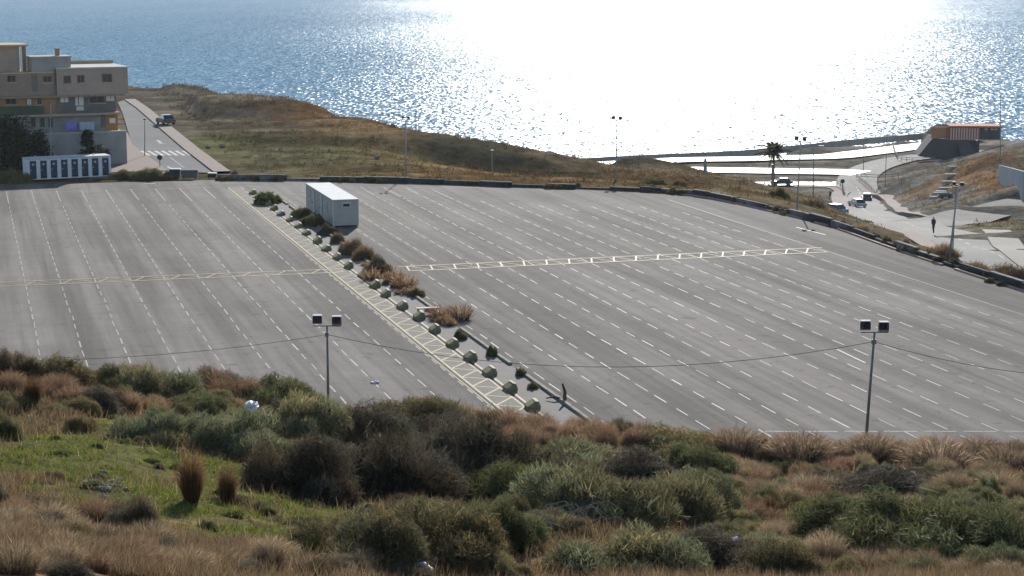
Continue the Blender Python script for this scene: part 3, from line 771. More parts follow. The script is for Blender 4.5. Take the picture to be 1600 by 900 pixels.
m_tan = MAT("tan_roof", (.42, .31, .19), (.34, .25, .165), scale=0.6, rough=0.95)
m_rg = MAT("grey_roof", (.42, .40, .37), (.33, .315, .295), scale=0.5, rough=0.95)
m_cur = MAT("white_shutter", (.6, .58, .55), (.5, .49, .46), rough=0.8)
def fbox(name, px0, px1, py_top, py_bot, mat, y0, y1, parent=None, label=None, back=0.0):
    xa, za = fac(px0, py_bot, back); xb, zb = fac(px1, py_top, back); 
    _, zt = fac((px0 + px1) / 2, py_top, back); _, z0 = fac((px0 + px1) / 2, py_bot, back)
    return part(name, MB().bb(xa, xb, y0, y1, z0, zt), mat, parent or bld, label=label)
def xz(px, py): return fac(px, py)
XL = -30.0
x_r = fac(199, 200)[0]; z_ter = fac(199, 206)[1]
part("terrace_wall", MB().bb(XL, 0.0, 0.0, 0.4, -0.4, z_ter), m_gy, bld, label="grey rendered terrace wall")
part("terrace_coping", MB().bb(XL, 0.06, -0.06, 0.46, z_ter + .002, z_ter + .16), m_concp, bld)
part("terrace_floor", MB().bb(XL, -0.02, 0.45, 9.0, z_ter - 1.2, z_ter - 1.05), m_gy, bld)
part("side_wall", MB().bb(-0.4, 0.0, 0.41, 9.0, -0.4, z_ter), m_gy, bld)
ys = 2.6                                            # storeys set back behind the terrace
def back_x(px, py): return fac(px, py, ys)[0]
def back_z(px, py): return fac(px, py, ys)[1]
x3 = back_x(184, 190); z_l2 = back_z(184, 176); z_l1 = back_z(184, 147.5); z_rf = back_z(198, 105.5)
zb0 = z_ter - 1.05
part("storey_wall", MB().bb(XL, x3 - 1.5, ys, ys + 8, zb0 + .0, z_l2 - .14), m_gy, bld, label="grey ground storey wall behind the terrace")
part("storey_wall", MB().bb(x3 - 1.498, x3, ys - .02, ys + 8, zb0, z_l2 - .141), m_or, bld, label="bright orange end of the ground storey")
part("balcony_slab", MB().bb(XL, x3 + .1, ys - 1.0, ys + 8.02, z_l2 - .139, z_l2 + .12), m_b1, bld)
x2 = back_x(181, 160)
xm = back_x(88, 160)
part("storey_wall", MB().bb(XL, xm, ys, ys + 8, z_l2 + .121, z_l1 - .12), m_or2, bld, label="ochre storey wall")
part("storey_wall", MB().bb(xm + .002, x2, ys - .02, ys + 8, z_l2 + .121, z_l1 - .12), m_dk, bld, label="dark brown storey wall")
part("balcony_slab", MB().bb(XL, x2 + .9, ys - .75, ys + 8.02, z_l1 - .119, z_l1 + .1), m_b2, bld)
xt = back_x(198, 125); xmt = back_x(87, 125)
part("storey_wall", MB().bb(xmt, xt, ys - .6, ys + 7.5, z_l1 + .101, z_rf), m_b1, bld, label="pinkish beige top storey wall")
part("storey_wall", MB().bb(XL, xmt - .002, ys - .1, ys + 7.5, z_l1 + .101, z_rf - .45), m_b2, bld, label="brown top storey wall")
part("roof", MB().bb(xmt - .05, xt + .1, ys - .72, ys + 7.6, z_rf + .001, z_rf + .16), m_rg, bld)
part("roof", MB().bb(XL, xmt - .055, ys - .2, ys + 7.6, z_rf - .449, z_rf - .3), m_tan, bld)
part("parapet", MB().bb(xmt - .05, xt + .1, ys + 7.4, ys + 7.6, z_rf + .162, z_rf + .55), m_tan, bld)
part("downpipe", MB().tube([(xmt - .12, ys - .25, z_l1), (xmt - .12, ys - .25, z_rf)], .09, 6), m_dk, bld)
def win(px0, px1, py0, py1, y, pane, mat=m_dk, back=ys, sill=True):
    xa, _ = fac(px0, (py0 + py1) / 2, back); xb, _ = fac(px1, (py0 + py1) / 2, back); _, zt = fac((px0 + px1) / 2, py0, back); _, z0 = fac((px0 + px1) / 2, py1, back)
    wn = part("window", MB().bb(xa, xb, y - .03, y - .002, z0, zt), mat, bld)
    part("pane", MB().bb(xa + .1, xb - .1, y - .036, y - .031, z0 + .09, zt - .09), pane, wn)
    if sill: part("sill", MB().bb(xa - .06, xb + .06, y - .13, y - .031, z0 - .08, z0 - .001), m_concp, wn)
    part("frame_bar", MB().bb((xa + xb) / 2 - .03, (xa + xb) / 2 + .03, y - .042, y - .037, z0 + .09, zt - .09), m_dk, wn)
yt = ys - .6
for a in ((97.5, 109.5, 117.5, 130), (118.5, 130.5, 116.5, 129), (157.5, 173.5, 114.5, 128)): win(*a, yt, m_glass)
win(66, 81, 118, 129, ys - .1, m_glass, m_b2); 
fbox("door", 50, 57.5, 114, 143, m_dk, ys - .14, ys - .102, back=ys)
win(10, 25, 117, 129, ys - .1, m_glass, m_b2)
yl = ys - .02
win(93, 108, 150.5, 161, yl, m_cur, m_dk, sill=False); win(139, 164, 148.5, 161, yl, m_glass); win(166, 178.5, 147.5, 157, yl, m_cur, m_cur)
dd = fbox("door", 118, 130, 149, 172.5, m_cur, ys - .06, ys - .022, back=ys)
win(8, 26, 152.5, 163.5, ys, m_glass); win(41, 50, 153, 165, ys, m_cur); win(57, 66, 152, 164, ys, m_glass, m_b1)
bg_ = fbox("balcony_panel", -140, 68, 168, 181, m_gr, ys - .95, ys - .85, back=ys - .9, label="dark green balcony panel")
br_ = fbox("balcony_rail", 88, 178, 164.5, 166, m_dk, ys - .96, ys - .9, back=ys - .9)
for px in range(70, 182, 16): fbox("rail_post", px, px + 1.2, 164.5, 174, m_dk, ys - .95, ys - .91, back=ys - .9)
fbox("door", 157.5, 165, 179, 199, m_dk, ys - .06, ys - .022, back=ys)
fbox("air_conditioner", 170, 179, 184.5, 192, m_cur, ys - .4, ys - .022, back=ys)
for px in (20, 48, 62, 75): win(px, px + 8, 184, 199, ys, m_glass, m_dk, sill=False)
for k, px in enumerate((107, 122, 138)): fbox("antenna_mast", px, px + .9, 148 - 0, 164, m_dk, ys - .9, ys - .86, back=ys - .9)
# roof room, chimney and the upper block on the left
zr0 = z_rf - .3
rx0, rx1 = fac(49, 98, ys + 0.5)[0], fac(110, 98, ys + .5)[0]; rzt = fac(80, 89.5, ys + .5)[1]
rr = part("roof_room", MB().bb(rx0, rx1, ys + .3, ys + 3.6, zr0 + .002, rzt), m_gy, bld); part("roof_cap", MB().bb(rx0 - .12, rx1 + .12, ys + .15, ys + 3.75, rzt + .001, rzt + .12), m_concp, rr)
cx0, cx1 = fac(86.5, 85, ys + 1.5)[0], fac(92.5, 85, ys + 1.5)[0]; czt = fac(90, 77, ys + 1.5)[1]
ch = part("chimney", MB().bb(cx0, cx1, ys + 1.3, ys + 1.75, rzt + .121, czt), m_or2, bld); part("chimney_cap", MB().bb(cx0 - .06, cx1 + .06, ys + 1.25, ys + 1.8, czt + .001, czt + .1), m_or2, ch)
px1 = fac(37, 85, ys + 2.0)[0]; pzt = fac(18, 72.5, ys + 2)[1]
part("storey_wall", MB().bb(XL, px1 - .5, ys + 2.0, ys + 7, zr0 + .003, pzt), m_b1, bld, label="pinkish roof storey wall")
part("pillar", MB().bb(px1 - .45, px1 - .25, ys + 1.6, ys + 1.8, zr0 + .003, pzt), m_cur, bld)
part("pillar", MB().bb(px1 - .1, px1 + .3, ys + 2.2, ys + 2.6, zr0 + .003, pzt), m_b2, bld)
part("roof", MB().bb(XL, px1 + .4, ys + 1.4, ys + 7.2, pzt + .001, pzt + .22), m_tan, bld)
# washing on the terrace
zl = fac(120, 190, 1.2)[1]
def hang(name, px0, px1, py0, py1, mat, label):
    xa, zt = fac(px0, py0, 1.2); xb, z0 = fac(px1, py1, 1.2); mb = MB(); n = 12; V = []
    for i in range(n + 1):
        x = xa + (xb - xa) * i / n; y = 1.2 + 0.06 * math.sin(i * 1.7)
        V += [(x, y, zt + .02 * math.sin(i)), (x, y + .03 * math.cos(i), z0 + .05 * math.sin(i * 2.1))]
    mb.add(V, [(2 * i, 2 * i + 2, 2 * i + 3, 2 * i + 1) for i in range(n)])
    p0 = B0; c_, s_ = math.cos(brz), math.sin(brz)
    return link(name, mb.mesh(name, mat), None, p0, brz, label, "laundry", "washing on the terrace")
hang("hanging_sheet", 102, 121, 190.5, 203, MAT("violet_cloth", (.20, .19, .48), (.16, .15, .40)), "violet sheet hung out on the terrace of the apartment block")
hang("hanging_sheet", 124, 148, 191, 203, MAT("pale_blue_cloth", (.30, .36, .42), (.25, .30, .36)), "pale blue sheet hung out on the terrace of the apartment block")

# ---------------- lamps
m_flood = MAT("floodlight_housing", (.05, .05, .055), (.035, .035, .04), rough=0.5)
m_lens = MAT("floodlight_back", (.03, .03, .035), (.02, .02, .025), rough=0.4)
def floodlight(name, base, top, label, headw, gap, r, facing=math.pi, group=None, mat=m_galv, box=True):
    o = thing(name, label, "floodlight", base, 0, group)
    t = np.array(top) - np.array(base); h = t[2]
    part("pole", MB().tube([(0, 0, -0.3), tuple(t * .5), tuple(t)], [r * 1.25, r, r * .8], 8), mat, o, True)
    part("base_plate", MB().box((0, 0, .04), (r * 5, r * 5, .08)), mat, o)
    w2 = gap / 2 + headw / 2
    bar = part("cross_arm", MB().box((t[0], t[1], h + .03), (gap + headw * 2, .06, .06)), mat, o)
    if box: part("clamp", MB().box((t[0] - .02, t[1], h - .42), (r * 3.2, r * 3.2, .22)), m_rust, o)
    for s in (-1, 1):
        hx = t[0] + s * (gap / 2 + headw / 2); hz = h + .1 + headw * .5 + (0.05 if s < 0 else 0.0)
        k = headw
        hd = part("lamp_head", MB().add([(hx - k * .5, t[1] - .1, hz - k * .45), (hx + k * .5, t[1] - .1, hz - k * .45), (hx + k * .5, t[1] - .02, hz + k * .42), (hx - k * .5, t[1] - .02, hz + k * .42),
                                          (hx - k * .44, t[1] + .25, hz - k * .30), (hx + k * .44, t[1] + .25, hz - k * .30), (hx + k * .44, t[1] + .25, hz + k * .42), (hx - k * .44, t[1] + .25, hz + k * .42)],
                                         [(0, 1, 2, 3), (5, 4, 7, 6), (0, 4, 5, 1), (3, 2, 6, 7), (1, 5, 6, 2), (0, 3, 7, 4)]), m_flood, o)
        part("rim", MB().box((hx, t[1] + .06, hz + k * .46), (k * 1.04, .38, k * .06)), MAT("lamp_rim", (.45, .45, .44)), hd)
        part("bracket", MB().box((hx - k * .53, t[1] + .05, hz - k * .15), (.03, .06, k * .8)).box((hx + k * .53, t[1] + .05, hz - k * .15), (.03, .06, k * .8)).box((hx, t[1] + .05, hz - k * .55), (k * 1.1, .06, .03)), mat, hd)
        part("cooling_fins", MB().box((hx - k * .25, t[1] - .09, hz), (.02, .08, k * .7)).box((hx, t[1] - .09, hz), (.02, .08, k * .7)).box((hx + k * .25, t[1] - .09, hz), (.02, .08, k * .7)), m_lens, hd)
    return o
Pn = gp(1353, 684); Dn = Pn[1]
T1 = at(1366.5, 520, Dn - 0.3)
floodlight("floodlight_mast", Pn, T1, "twin floodlight on a leaning steel pole at the foot of the scrub slope", 0.44, 0.42, 0.065, mat=MAT("lamp_pole_grey", (.20, .19, .18), (.14, .13, .12), scale=3))
P2 = gp(513, 632); T2 = at(511, 510, P2[1])
floodlight("floodlight_mast", P2, T2, "twin floodlight on an upright steel pole rising behind green bushes", 0.44, 0.55, 0.06, mat=bpy.data.materials["lamp_pole_grey"])
def far_flood(bx, by, bD, tx, ty, label, sc=1.0):
    b_ = at(bx, by, bD); t_ = at(tx, ty, bD); z = float(terrain_z(np.array([b_[0]]), np.array([b_[1]]))[0]); b_[2] = z
    return floodlight("floodlight_mast", b_, t_, label, 0.33 * sc, 0.42 * sc, 0.07, group="floodlights outside the boundary wall", box=False)
far_flood(634, 279, 203, 634, 187, "twin floodlight mast rising against the brown field bank", 0.75)
far_flood(962, 293, 204, 964, 188, "twin floodlight mast whose heads stand against the brightest sun glitter", 1.0)
far_flood(1245, 335, 176, 1251, 221, "twin floodlight mast outside the boundary wall near the palm tree", 1.0)
far_flood(1483, 392, 150, 1497, 292, "twin floodlight mast outside the boundary wall near the road junction", 0.8)
m_lamp = MAT("street_lamp_grey", (.22, .22, .21), (.17, .17, .165), scale=2)
def street_lamp(bx, by, D, ty, label, arm=1.2, lean=0.0, head=True, zplane=None, group="street lamps", tx=None, r=.08):
    b_ = at(bx, by, D) if zplane is None else gp(bx, by, zplane)
    z = float(terrain_z(np.array([b_[0]]), np.array([b_[1]]))[0]); t_ = at(tx or bx, ty, b_[1])
    b_[2] = max(z, b_[2] - .4) if zplane is None else b_[2]
    h = t_[2] - b_[2]; dx = t_[0] - b_[0]
    o = thing("street_lamp", label, "street lamp", b_, 0, group)
    part("pole", MB().tube([(0, 0, -.4), (dx * .6, 0, h * .6), (dx, 0, h)], [r, r * .8, r * .6], 6), m_lamp, o, True)
    if head:
        a_ = part("arm", MB().tube([(dx, 0, h), (dx + arm * .5, 0, h + .12), (dx + arm, 0, h + .12)], r * .5, 5), m_lamp, o)
        part("lamp_head", MB().box((dx + arm + .2, 0, h + .12), (.65, .28, .14)), m_flood, o)
    else:
        part("cap", MB().box((dx, 0, h + .05), (.3, .3, .12)), m_flood, o)
    return o
street_lamp(79, 258, 205, 160, "pale street lamp with a globe standing before the apartment block", head=False)
street_lamp(226, 245, None, 187, "slender lamp post on the pink pavement by the zebra crossing", head=False, zplane=0.0, r=.06)
street_lamp(650, 205, 262, 174, "dark post on the crest of the brown field", head=False, group="posts")
street_lamp(769, 272, 212, 236, "pale thin post standing in front of the dark bank", head=False, group="posts", r=.07)
street_lamp(1349, 269, None, 226, "street lamp on the road island at the coast road bend", arm=1.0, zplane=-20.0)
street_lamp(1383, 290, None, 212, "tall street lamp inside the footway railing of the road bend", arm=.9, zplane=-20.0, tx=1386)
street_lamp(1402, 243, None, 213, "street lamp at the far kerb of the coast road bend", arm=1.2, zplane=-20.0)
street_lamp(1271, 303, 240, 230, "street lamp on the scrubby bank near the black car", arm=.8)
street_lamp(1102, 283, 255, 249, "brown post standing in front of the coast road", head=False, group="posts", r=.3)
street_lamp(1207, 286, 256, 258, "red brown post beside the palm tree", head=False, group="posts", r=.2)
street_lamp(1489, 378, 166, 290, "slim pole close beside the junction floodlight mast", head=False, group="posts", tx=1494, r=.06)
street_lamp(1563, 285, 300, 150, "tall pale pole at the corner of the blue wall", head=False, group="posts", r=.09)
# overhead cable between the near masts
m_cab = MAT("black_cable", (.08, .08, .08), (.07, .07, .07), rough=0.6)
def cable(A, B, sag, label):
    A, B = np.array(A), np.array(B); pts = []
    for i in range(41):
        t = i / 40; p = A + (B - A) * t; p[2] -= sag * 4 * t * (1 - t); pts.append(tuple(p - A))
    link("overhead_cable", MB().tube(pts, 0.014, 5).mesh("overhead_cable", m_cab, True), None, A, 0, label, "cable", "overhead cables on the near masts")
c1 = T1 - np.array([.02, 0, .42]); c2 = T2 - np.array([.0, 0, .42])
cable(c2, c1, 1.45, "thin sagging cable strung between the two near floodlight masts")
cable(c2, at(-120, 560, 96), 0.55, "thin cable running from the bush-backed mast past the left lanes")
cable(c1, at(1760, 590, 92), 0.5, "thin cable running from the leaning mast towards the boundary wall end")

# ---------------- boundary wall along the far side of the car park
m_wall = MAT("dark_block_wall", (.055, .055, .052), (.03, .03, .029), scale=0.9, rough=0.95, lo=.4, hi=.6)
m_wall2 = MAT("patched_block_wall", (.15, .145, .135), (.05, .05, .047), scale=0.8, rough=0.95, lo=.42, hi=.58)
m_cop = MAT("wall_coping", (.19, .18, .165), (.10, .098, .09), scale=1.5, rough=0.95)
wp = [gp(*p) for p in far_edge_px if p[0] >= 340]
P = resample(wp, 3.6)
bw = thing("boundary_wall", "low dark weathered block wall along the far edge of the car park", "wall", (P[0][0], P[0][1], 0))
for i in range(len(P) - 1):
    a, b_ = P[i], P[i + 1]; d = b_ - a; L = np.hypot(*d); ang = math.atan2(d[1], d[0]); c = (a + b_) / 2 - P[0]
    h = random.uniform(.34, .6)
    if random.random() < .12: h *= .5
    q = MB().box((0, 0, h / 2 - .1), (L - .05, .28, h + .2))
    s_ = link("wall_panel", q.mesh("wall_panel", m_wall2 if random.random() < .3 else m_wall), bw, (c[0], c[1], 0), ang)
    if random.random() < .55: link("coping", MB().box((0, 0, 0), (L - .1, .36, .08)).mesh("coping", m_cop), s_, (0, 0, h + .042))
m_pink = MAT("pink_kerb", (.36, .22, .19), (.28, .19, .17), scale=1.5)
kp = resample([gp(*p) for p in far_edge_px if 1060 <= p[0] <= 1760], 2.0)
ko = link("kerb", None, None, (kp[0][0], kp[0][1], 0), 0, kind="structure", label="pink painted kerb at the foot of the boundary wall")
for i in range(len(kp) - 1):
    a, b_ = kp[i], kp[i + 1]; d = b_ - a; nrm = np.array([d[1], -d[0]]) / np.hypot(*d) * 0.42
    if nrm[1] > 0: nrm = -nrm
    if random.random() < .88: link("kerb_stone", MB().box((0, 0, .06), (np.hypot(*d) - .04, .2, .14)).mesh("kerb_stone", m_pink), ko, (*((a + b_) / 2 + nrm - kp[0]), 0), math.atan2(d[1], d[0]))

# rubbish containers by the street end of the car park
def skip(px, py, w, d, h, mat, label, lid=None, cat="container"):
    p = gp(px, py); o = thing("waste_container", label, cat, p, math.radians(3))
    part("body", MB().add([(-w / 2 * .9, 0, .12), (w / 2 * .9, 0, .12), (w / 2 * .9, d * .9, .12), (-w / 2 * .9, d * .9, .12), (-w / 2, -.05, h), (w / 2, -.05, h), (w / 2, d, h), (-w / 2, d, h)], [(3, 2, 1, 0), (4, 5, 6, 7), (0, 1, 5, 4), (1, 2, 6, 5), (2, 3, 7, 6), (3, 0, 4, 7)]), mat, o)
    part("lid", MB().prism([(-w / 2 - .04, -.1), (w / 2 + .04, -.1), (w / 2 + .04, d + .05), (-w / 2 - .04, d + .05)], h + .002, h + .1, [(-w / 2 * .95, 0), (w / 2 * .95, 0), (w / 2 * .95, d * .9), (-w / 2 * .95, d * .9)]), lid or mat, o)
    for s in (-1, 1): part("wheel", MB().tube([(s * w * .35 - .04, .1, .08), (s * w * .35 + .04, .1, .08)], .085, 8), m_dark, o)
skip(273, 279, 1.15, .9, .95, MAT("green_bin", (.04, .07, .065)), "dark green waste container with pale lid by the car park edge", m_white, "bin")
skip(296, 279.5, 1.75, .9, .85, MAT("grey_bin", (.11, .115, .12)), "grey waste container beside the green one", None, "bin")
skip(331, 279, .9, .8, .5, MAT("black_bin", (.03, .03, .03)), "small black crate with pale lid beside the grey waste container", m_white, "crate")
# small bollard sign by the street
o = thing("road_sign", "small round sign on a short post at the street mouth", "sign", gp(250, 262), 0)
part("post", MB().tube([(0, 0, -.1), (0, 0, .95)], .05, 6), m_lamp, o); part("disc", MB().tube([(0, -.03, 1.15), (0, .03, 1.15)], .3, 14), m_flood, o)
o = thing("road_sign", "round dark sign on a pale post at the coast road mouth", "sign", gp(1316, 301, -20), 0)
part("post", MB().tube([(0, 0, -.1), (0, 0, 1.9)], .09, 6), m_concp, o); part("disc", MB().tube([(0, -.03, 2.2), (0, .03, 2.2)], .42, 14), m_flood, o)

# ---------------- tapered concrete blocks along the walkway
blk_px = [(395, 303), (406.5, 312), (418, 320), (428.5, 327.5), (439, 336), (453, 345), (466.5, 355), (479, 366), (496.5, 379), (510, 391), (527, 404), (545, 418), (567, 432), (586, 448), (603, 462), (629, 481), (655, 498), (679.5, 518), (707, 540), (735, 562), (765, 585), (797, 610), (832, 638)]
m_blk = MAT("mossy_concrete", (.23, .195, .10), (.15, .13, .07), scale=4, rough=0.95, bump=.02)
m_blkt = MAT("sunlit_top_tint", (.46, .41, .30), (.36, .32, .24), scale=5, rough=0.85)  # sunlight on the narrow block tops, put into a paler colour
m_blkg = MAT("grey_block_concrete", (.17, .175, .18), (.13, .135, .14), scale=4, rough=0.9)
def block(mat):
    o = thing("concrete_block", "x", "concrete block", (0, 0, 0))
    hexp = lambda a, b, c: [(-a, -c), (-a * .45, -b), (a * .45, -b), (a, -c), (a, c), (a * .45, b), (-a * .45, b), (-a, c)]
    base = [(-.33, -.42), (-.1, -.62), (.16, -.62), (.33, -.42), (.33, .42), (.16, .62), (-.1, .62), (-.33, .42)]
    mid = [(x * 1.06, y * 1.03) for x, y in base]
    top = [(x * .30 + .16, y * .78) for x, y in base]
    part("body", MB().prism(base, 0, .18, mid).prism(mid, .181, .42, top), mat, o)
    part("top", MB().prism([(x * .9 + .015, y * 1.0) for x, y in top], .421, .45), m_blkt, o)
    return o
ORD = "first second third fourth fifth sixth seventh eighth ninth tenth eleventh twelfth thirteenth fourteenth fifteenth sixteenth seventeenth eighteenth nineteenth twentieth twenty-first twenty-second twenty-third".split()
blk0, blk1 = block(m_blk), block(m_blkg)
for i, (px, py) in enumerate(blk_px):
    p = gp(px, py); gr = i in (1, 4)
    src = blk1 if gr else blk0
    lab = ("grey tapered block, " if gr else "olive tapered block with top tinted sunlit pale, ") + ORD[i] + " of the row counted from the leafy shrub"
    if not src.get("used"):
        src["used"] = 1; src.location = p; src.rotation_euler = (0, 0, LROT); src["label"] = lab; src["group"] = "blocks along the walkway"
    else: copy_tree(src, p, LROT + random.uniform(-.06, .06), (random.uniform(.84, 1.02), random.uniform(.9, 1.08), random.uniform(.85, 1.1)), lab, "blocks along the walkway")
for src in (blk0, blk1): del src["used"]

# ---------------- cars
def car(label, p, rz, paintc, L=4.2, Wd=1.72, Hh=1.45, group=None):
    o = thing("parked_car" if group is None else "car", label, "car", p, rz, group)
    mp_ = MAT("car_paint", paintc, tuple(c * .9 for c in paintc), rough=0.3, spec=0.5)
    half = Wd / 2
    prof = [(-L / 2, .35), (-L / 2, .72), (-L / 2 + .15, .85), (-L * .22 - .55, .90), (L * .28, .92), (L / 2 - .12, .78), (L / 2, .55), (L / 2, .3)]
    n = len(prof); vs = []
    for sgn, k in ((-1, 1), (1, 1)):
        for x, z in prof: vs.append((x, sgn * half * (0.96 if z > .8 else 1.0), z))
    fs = [tuple(range(n)), tuple(range(2 * n - 1, n - 1, -1))] + [(i, n + i, n + (i + 1) % n, (i + 1) % n) for i in range(n)]
    part("body", MB().add(vs, fs), mp_, o)
    g = [(-L * .42, .88), (-L * .30, Hh - .06), (L * .08, Hh - .06), (L * .27, .9)]; vs = []
    for sgn in (-1, 1):
        for x, z in g: vs.append((x, sgn * half * (.92 if z < 1 else .76), z))
    part("windows", MB().add(vs, [(0, 1, 2, 3), (7, 6, 5, 4)] + [(i, 4 + i, 4 + (i + 1) % 4, (i + 1) % 4) for i in range(4)]), m_glass, o)
    part("roof", MB().prism([(-L * .30, -half * .77), (L * .09, -half * .77), (L * .09, half * .77), (-L * .30, half * .77)], Hh - .058, Hh, [(-L * .27, -half * .7), (L * .06, -half * .7), (L * .06, half * .7), (-L * .27, half * .7)]), mp_, o)
    tyre = MAT("tyre_rubber", (.02, .02, .02), (.03, .03, .03))
    for x in (-L * .31, L * .31):
        for s in (-1, 1):
            w_ = part("wheel", MB().tube([(x, s * (half - .2), .31), (x, s * (half + .01), .31)], .31, 14), tyre, o); part("hubcap", MB().tube([(x, s * (half + .011), .31), (x, s * (half + .02), .31)], .19, 10), m_galv, w_)
    for s in (-1, 1):
        part("headlight", MB().box((L / 2 + .005, s * half * .72, .62), (.03, .32, .14)), m_white, o); part("tail_light", MB().box((-L / 2 - .005, s * half * .78, .70), (.03, .26, .16)), MAT("red_lens", (.35, .02, .02)), o)
    return o
def road_z(p): return float(base_z(np.array([p[0]]), np.array([p[1]]))[0])
p = gp(1354, 316, -19.7); p[2] = road_z(p) + .06; car("dark green car driving away down the curving road", p, math.radians(82), (.03, .05, .05), group="cars on the curving road")
p = gp(1339, 331, -17.9); p[2] = road_z(p) + .06; car("silver white car turning at the bend of the curving road", p, math.radians(102), (.45, .45, .44), group="cars on the curving road")
p = gp(1221, 289.5, -20); p[2] = road_z(p) + .03; car("black car parked on the access road by the palm tree", p, math.radians(186), (.015, .013, .016))
p = at(1301, 334, 258); p[2] = float(terrain_z(np.array([p[0]]), np.array([p[1]]))[0]); car("pale blue car parked by the inner footway half hidden by the bank", p, math.radians(130), (.22, .30, .34))
p = gp(259, 196); car("dark grey car parked askew on the field footway", p + np.array([0, 0, .14]), math.radians(118), (.06, .065, .07), L=3.9)

# ---------------- concrete stand with orange hoarding on the right shore
SB = at(1500, 226, 414)
st = thing("coastal_bunker", "dark concrete bunker topped by orange and red slatted hoarding by the sea", "bunker", (SB[0], SB[1], SB[2]), math.radians(-4))
def sx(px): return (px - 1500) / F * 414
def sz(py): return (226 - py) / F * 414 * 1.02
m_bk = MAT("bunker_concrete", (.062, .066, .074), (.046, .048, .054), scale=0.5, rough=0.95)
part("base_wall", MB().add([(sx(1436), 0, sz(244)), (sx(1500), 0, sz(254)), (sx(1530), 0, sz(252)), (sx(1530), 0, sz(222)), (sx(1458), 0, sz(216)), (sx(1440), 10, sz(244)), (sx(1530), 10, sz(252)), (sx(1530), 10, sz(222)), (sx(1460), 10, sz(216))],
     [(0, 1, 2, 3, 4), (5, 8, 7, 6), (0, 4, 8, 5), (4, 3, 7, 8), (2, 6, 7, 3), (0, 5, 6, 2, 1)]), m_bk, st)
part("buttress", MB().add([(sx(1495), -.1, sz(219)), (sx(1512), -.1, sz(219)), (sx(1530), -3.5, sz(252)), (sx(1502), -3.5, sz(252)), (sx(1495), .3, sz(219)), (sx(1512), .3, sz(219)), (sx(1530), .3, sz(252)), (sx(1502), .3, sz(252))], [(0, 3, 2, 1), (0, 4, 7, 3), (1, 2, 6, 5), (4, 5, 6, 7), (0, 1, 5, 4), (3, 7, 6, 2)]), m_bk, st)
m_ho = MAT("orange_hoarding", (.36, .17, .08), (.29, .14, .07), scale=.6); m_hr = MAT("red_slat", (.34, .10, .06), (.28, .09, .06)); m_hw = MAT("pale_slat", (.55, .42, .36), (.46, .36, .31))
part("hoarding", MB().bb(sx(1455), sx(1477), -.3, .2, sz(216.5), sz(199)), m_ho, st)
part("hoarding_gap", MB().bb(sx(1477) + .02, sx(1484), .25, .6, sz(217.5), sz(199)), m_hr, st)
for i in range(22):
    a = 1484 + i * (1529 - 1484) / 22; part("slat", MB().bb(sx(a) + .01, sx(a + 2.0), -.45 - .04 * (i % 2), -.2, sz(218.5), sz(200.5)), m_hw if i % 2 == 0 else m_hr, st)
part("hoarding_back", MB().bb(sx(1484), sx(1562), -.15, 6, sz(218), sz(200.0)), m_bk, st)
part("roof", MB().bb(sx(1484) - .2, sx(1563), -.6, 6.2, sz(199.9), sz(197.0)), m_hr, st)
for a in (1537, 1546, 1552): part("window", MB().bb(sx(a), sx(a + 4.5), -.19, -.152, sz(203.5), sz(201)), m_concp, st)
# blue grey wall at the right edge
q = [at(1561, 283, 300), at(1600, 296, 272), at(1680, 322, 240)]
for i in range(len(q)): pass
bwll = thing("retaining_wall", "blue grey retaining wall on the brown mound beside the tall pole", "wall", q[0])
m_bl = MAT("blue_grey_wall", (.20, .23, .26), (.16, .185, .21), scale=.5)
for a, b_ in zip(q[:-1], q[1:]):
    d = b_ - a; V = []
    for s_, o_ in ((0, 0), (1, 0)):
        pass
    n_ = np.array([d[1], -d[0], 0]) / np.hypot(d[0], d[1]) * .2; A, Bq = a - q[0], b_ - q[0]; hh = 2.6
    V = [A - n_ - (0, 0, 2), Bq - n_ - (0, 0, 2), Bq + n_ - (0, 0, 2), A + n_ - (0, 0, 2), A - n_ + (0, 0, hh), Bq - n_ + (0, 0, hh), Bq + n_ + (0, 0, hh), A + n_ + (0, 0, hh)]
    part("wall_section", MB().add(V, [(0, 3, 2, 1), (4, 5, 6, 7), (0, 1, 5, 4), (1, 2, 6, 5), (2, 3, 7, 6), (3, 0, 4, 7)]), m_bl, bwll)
# stone steps
stp = thing("stone_steps", "broken pale stone steps climbing between gravel and brown mound", "steps", at(1468, 300, 296))
o0 = np.array(stp.location)
for i in range(9):
    t = i / 8.0; p = at(1466 + 32 * t, 299 - 31 * t, 297 + 45 * t); p[2] = float(terrain_z(np.array([p[0]]), np.array([p[1]]))[0]) + .15
    link("step", MB().box((0, 0, 0), (2.7 - t * .8, .9, .55)).mesh("step", m_concp), stp, p - o0, random.uniform(-.12, .02) + .1)
p = at(1476, 302, 293); p[2] = float(terrain_z(np.array([p[0]]), np.array([p[1]]))[0])
tr = thing("flatbed_trailer", "grey flatbed trailer left on the gravel below the stone steps", "trailer", p, math.radians(4))
part("bed", MB().bb(-1.1, 1.1, -.6, .6, .35, .55), m_conc, tr); part("side_board", MB().bb(-1.1, 1.1, -.66, -.602, .3, .8), MAT("grey_board", (.12, .12, .12)), tr); part("headboard", MB().bb(.9, 1.0, -.59, .59, .552, 1.0), m_concp, tr)
for x in (-.6, .6): part("wheel", MB().tube([(x, -.72, .25), (x, -.67, .25)], .25, 10), m_dark, tr)
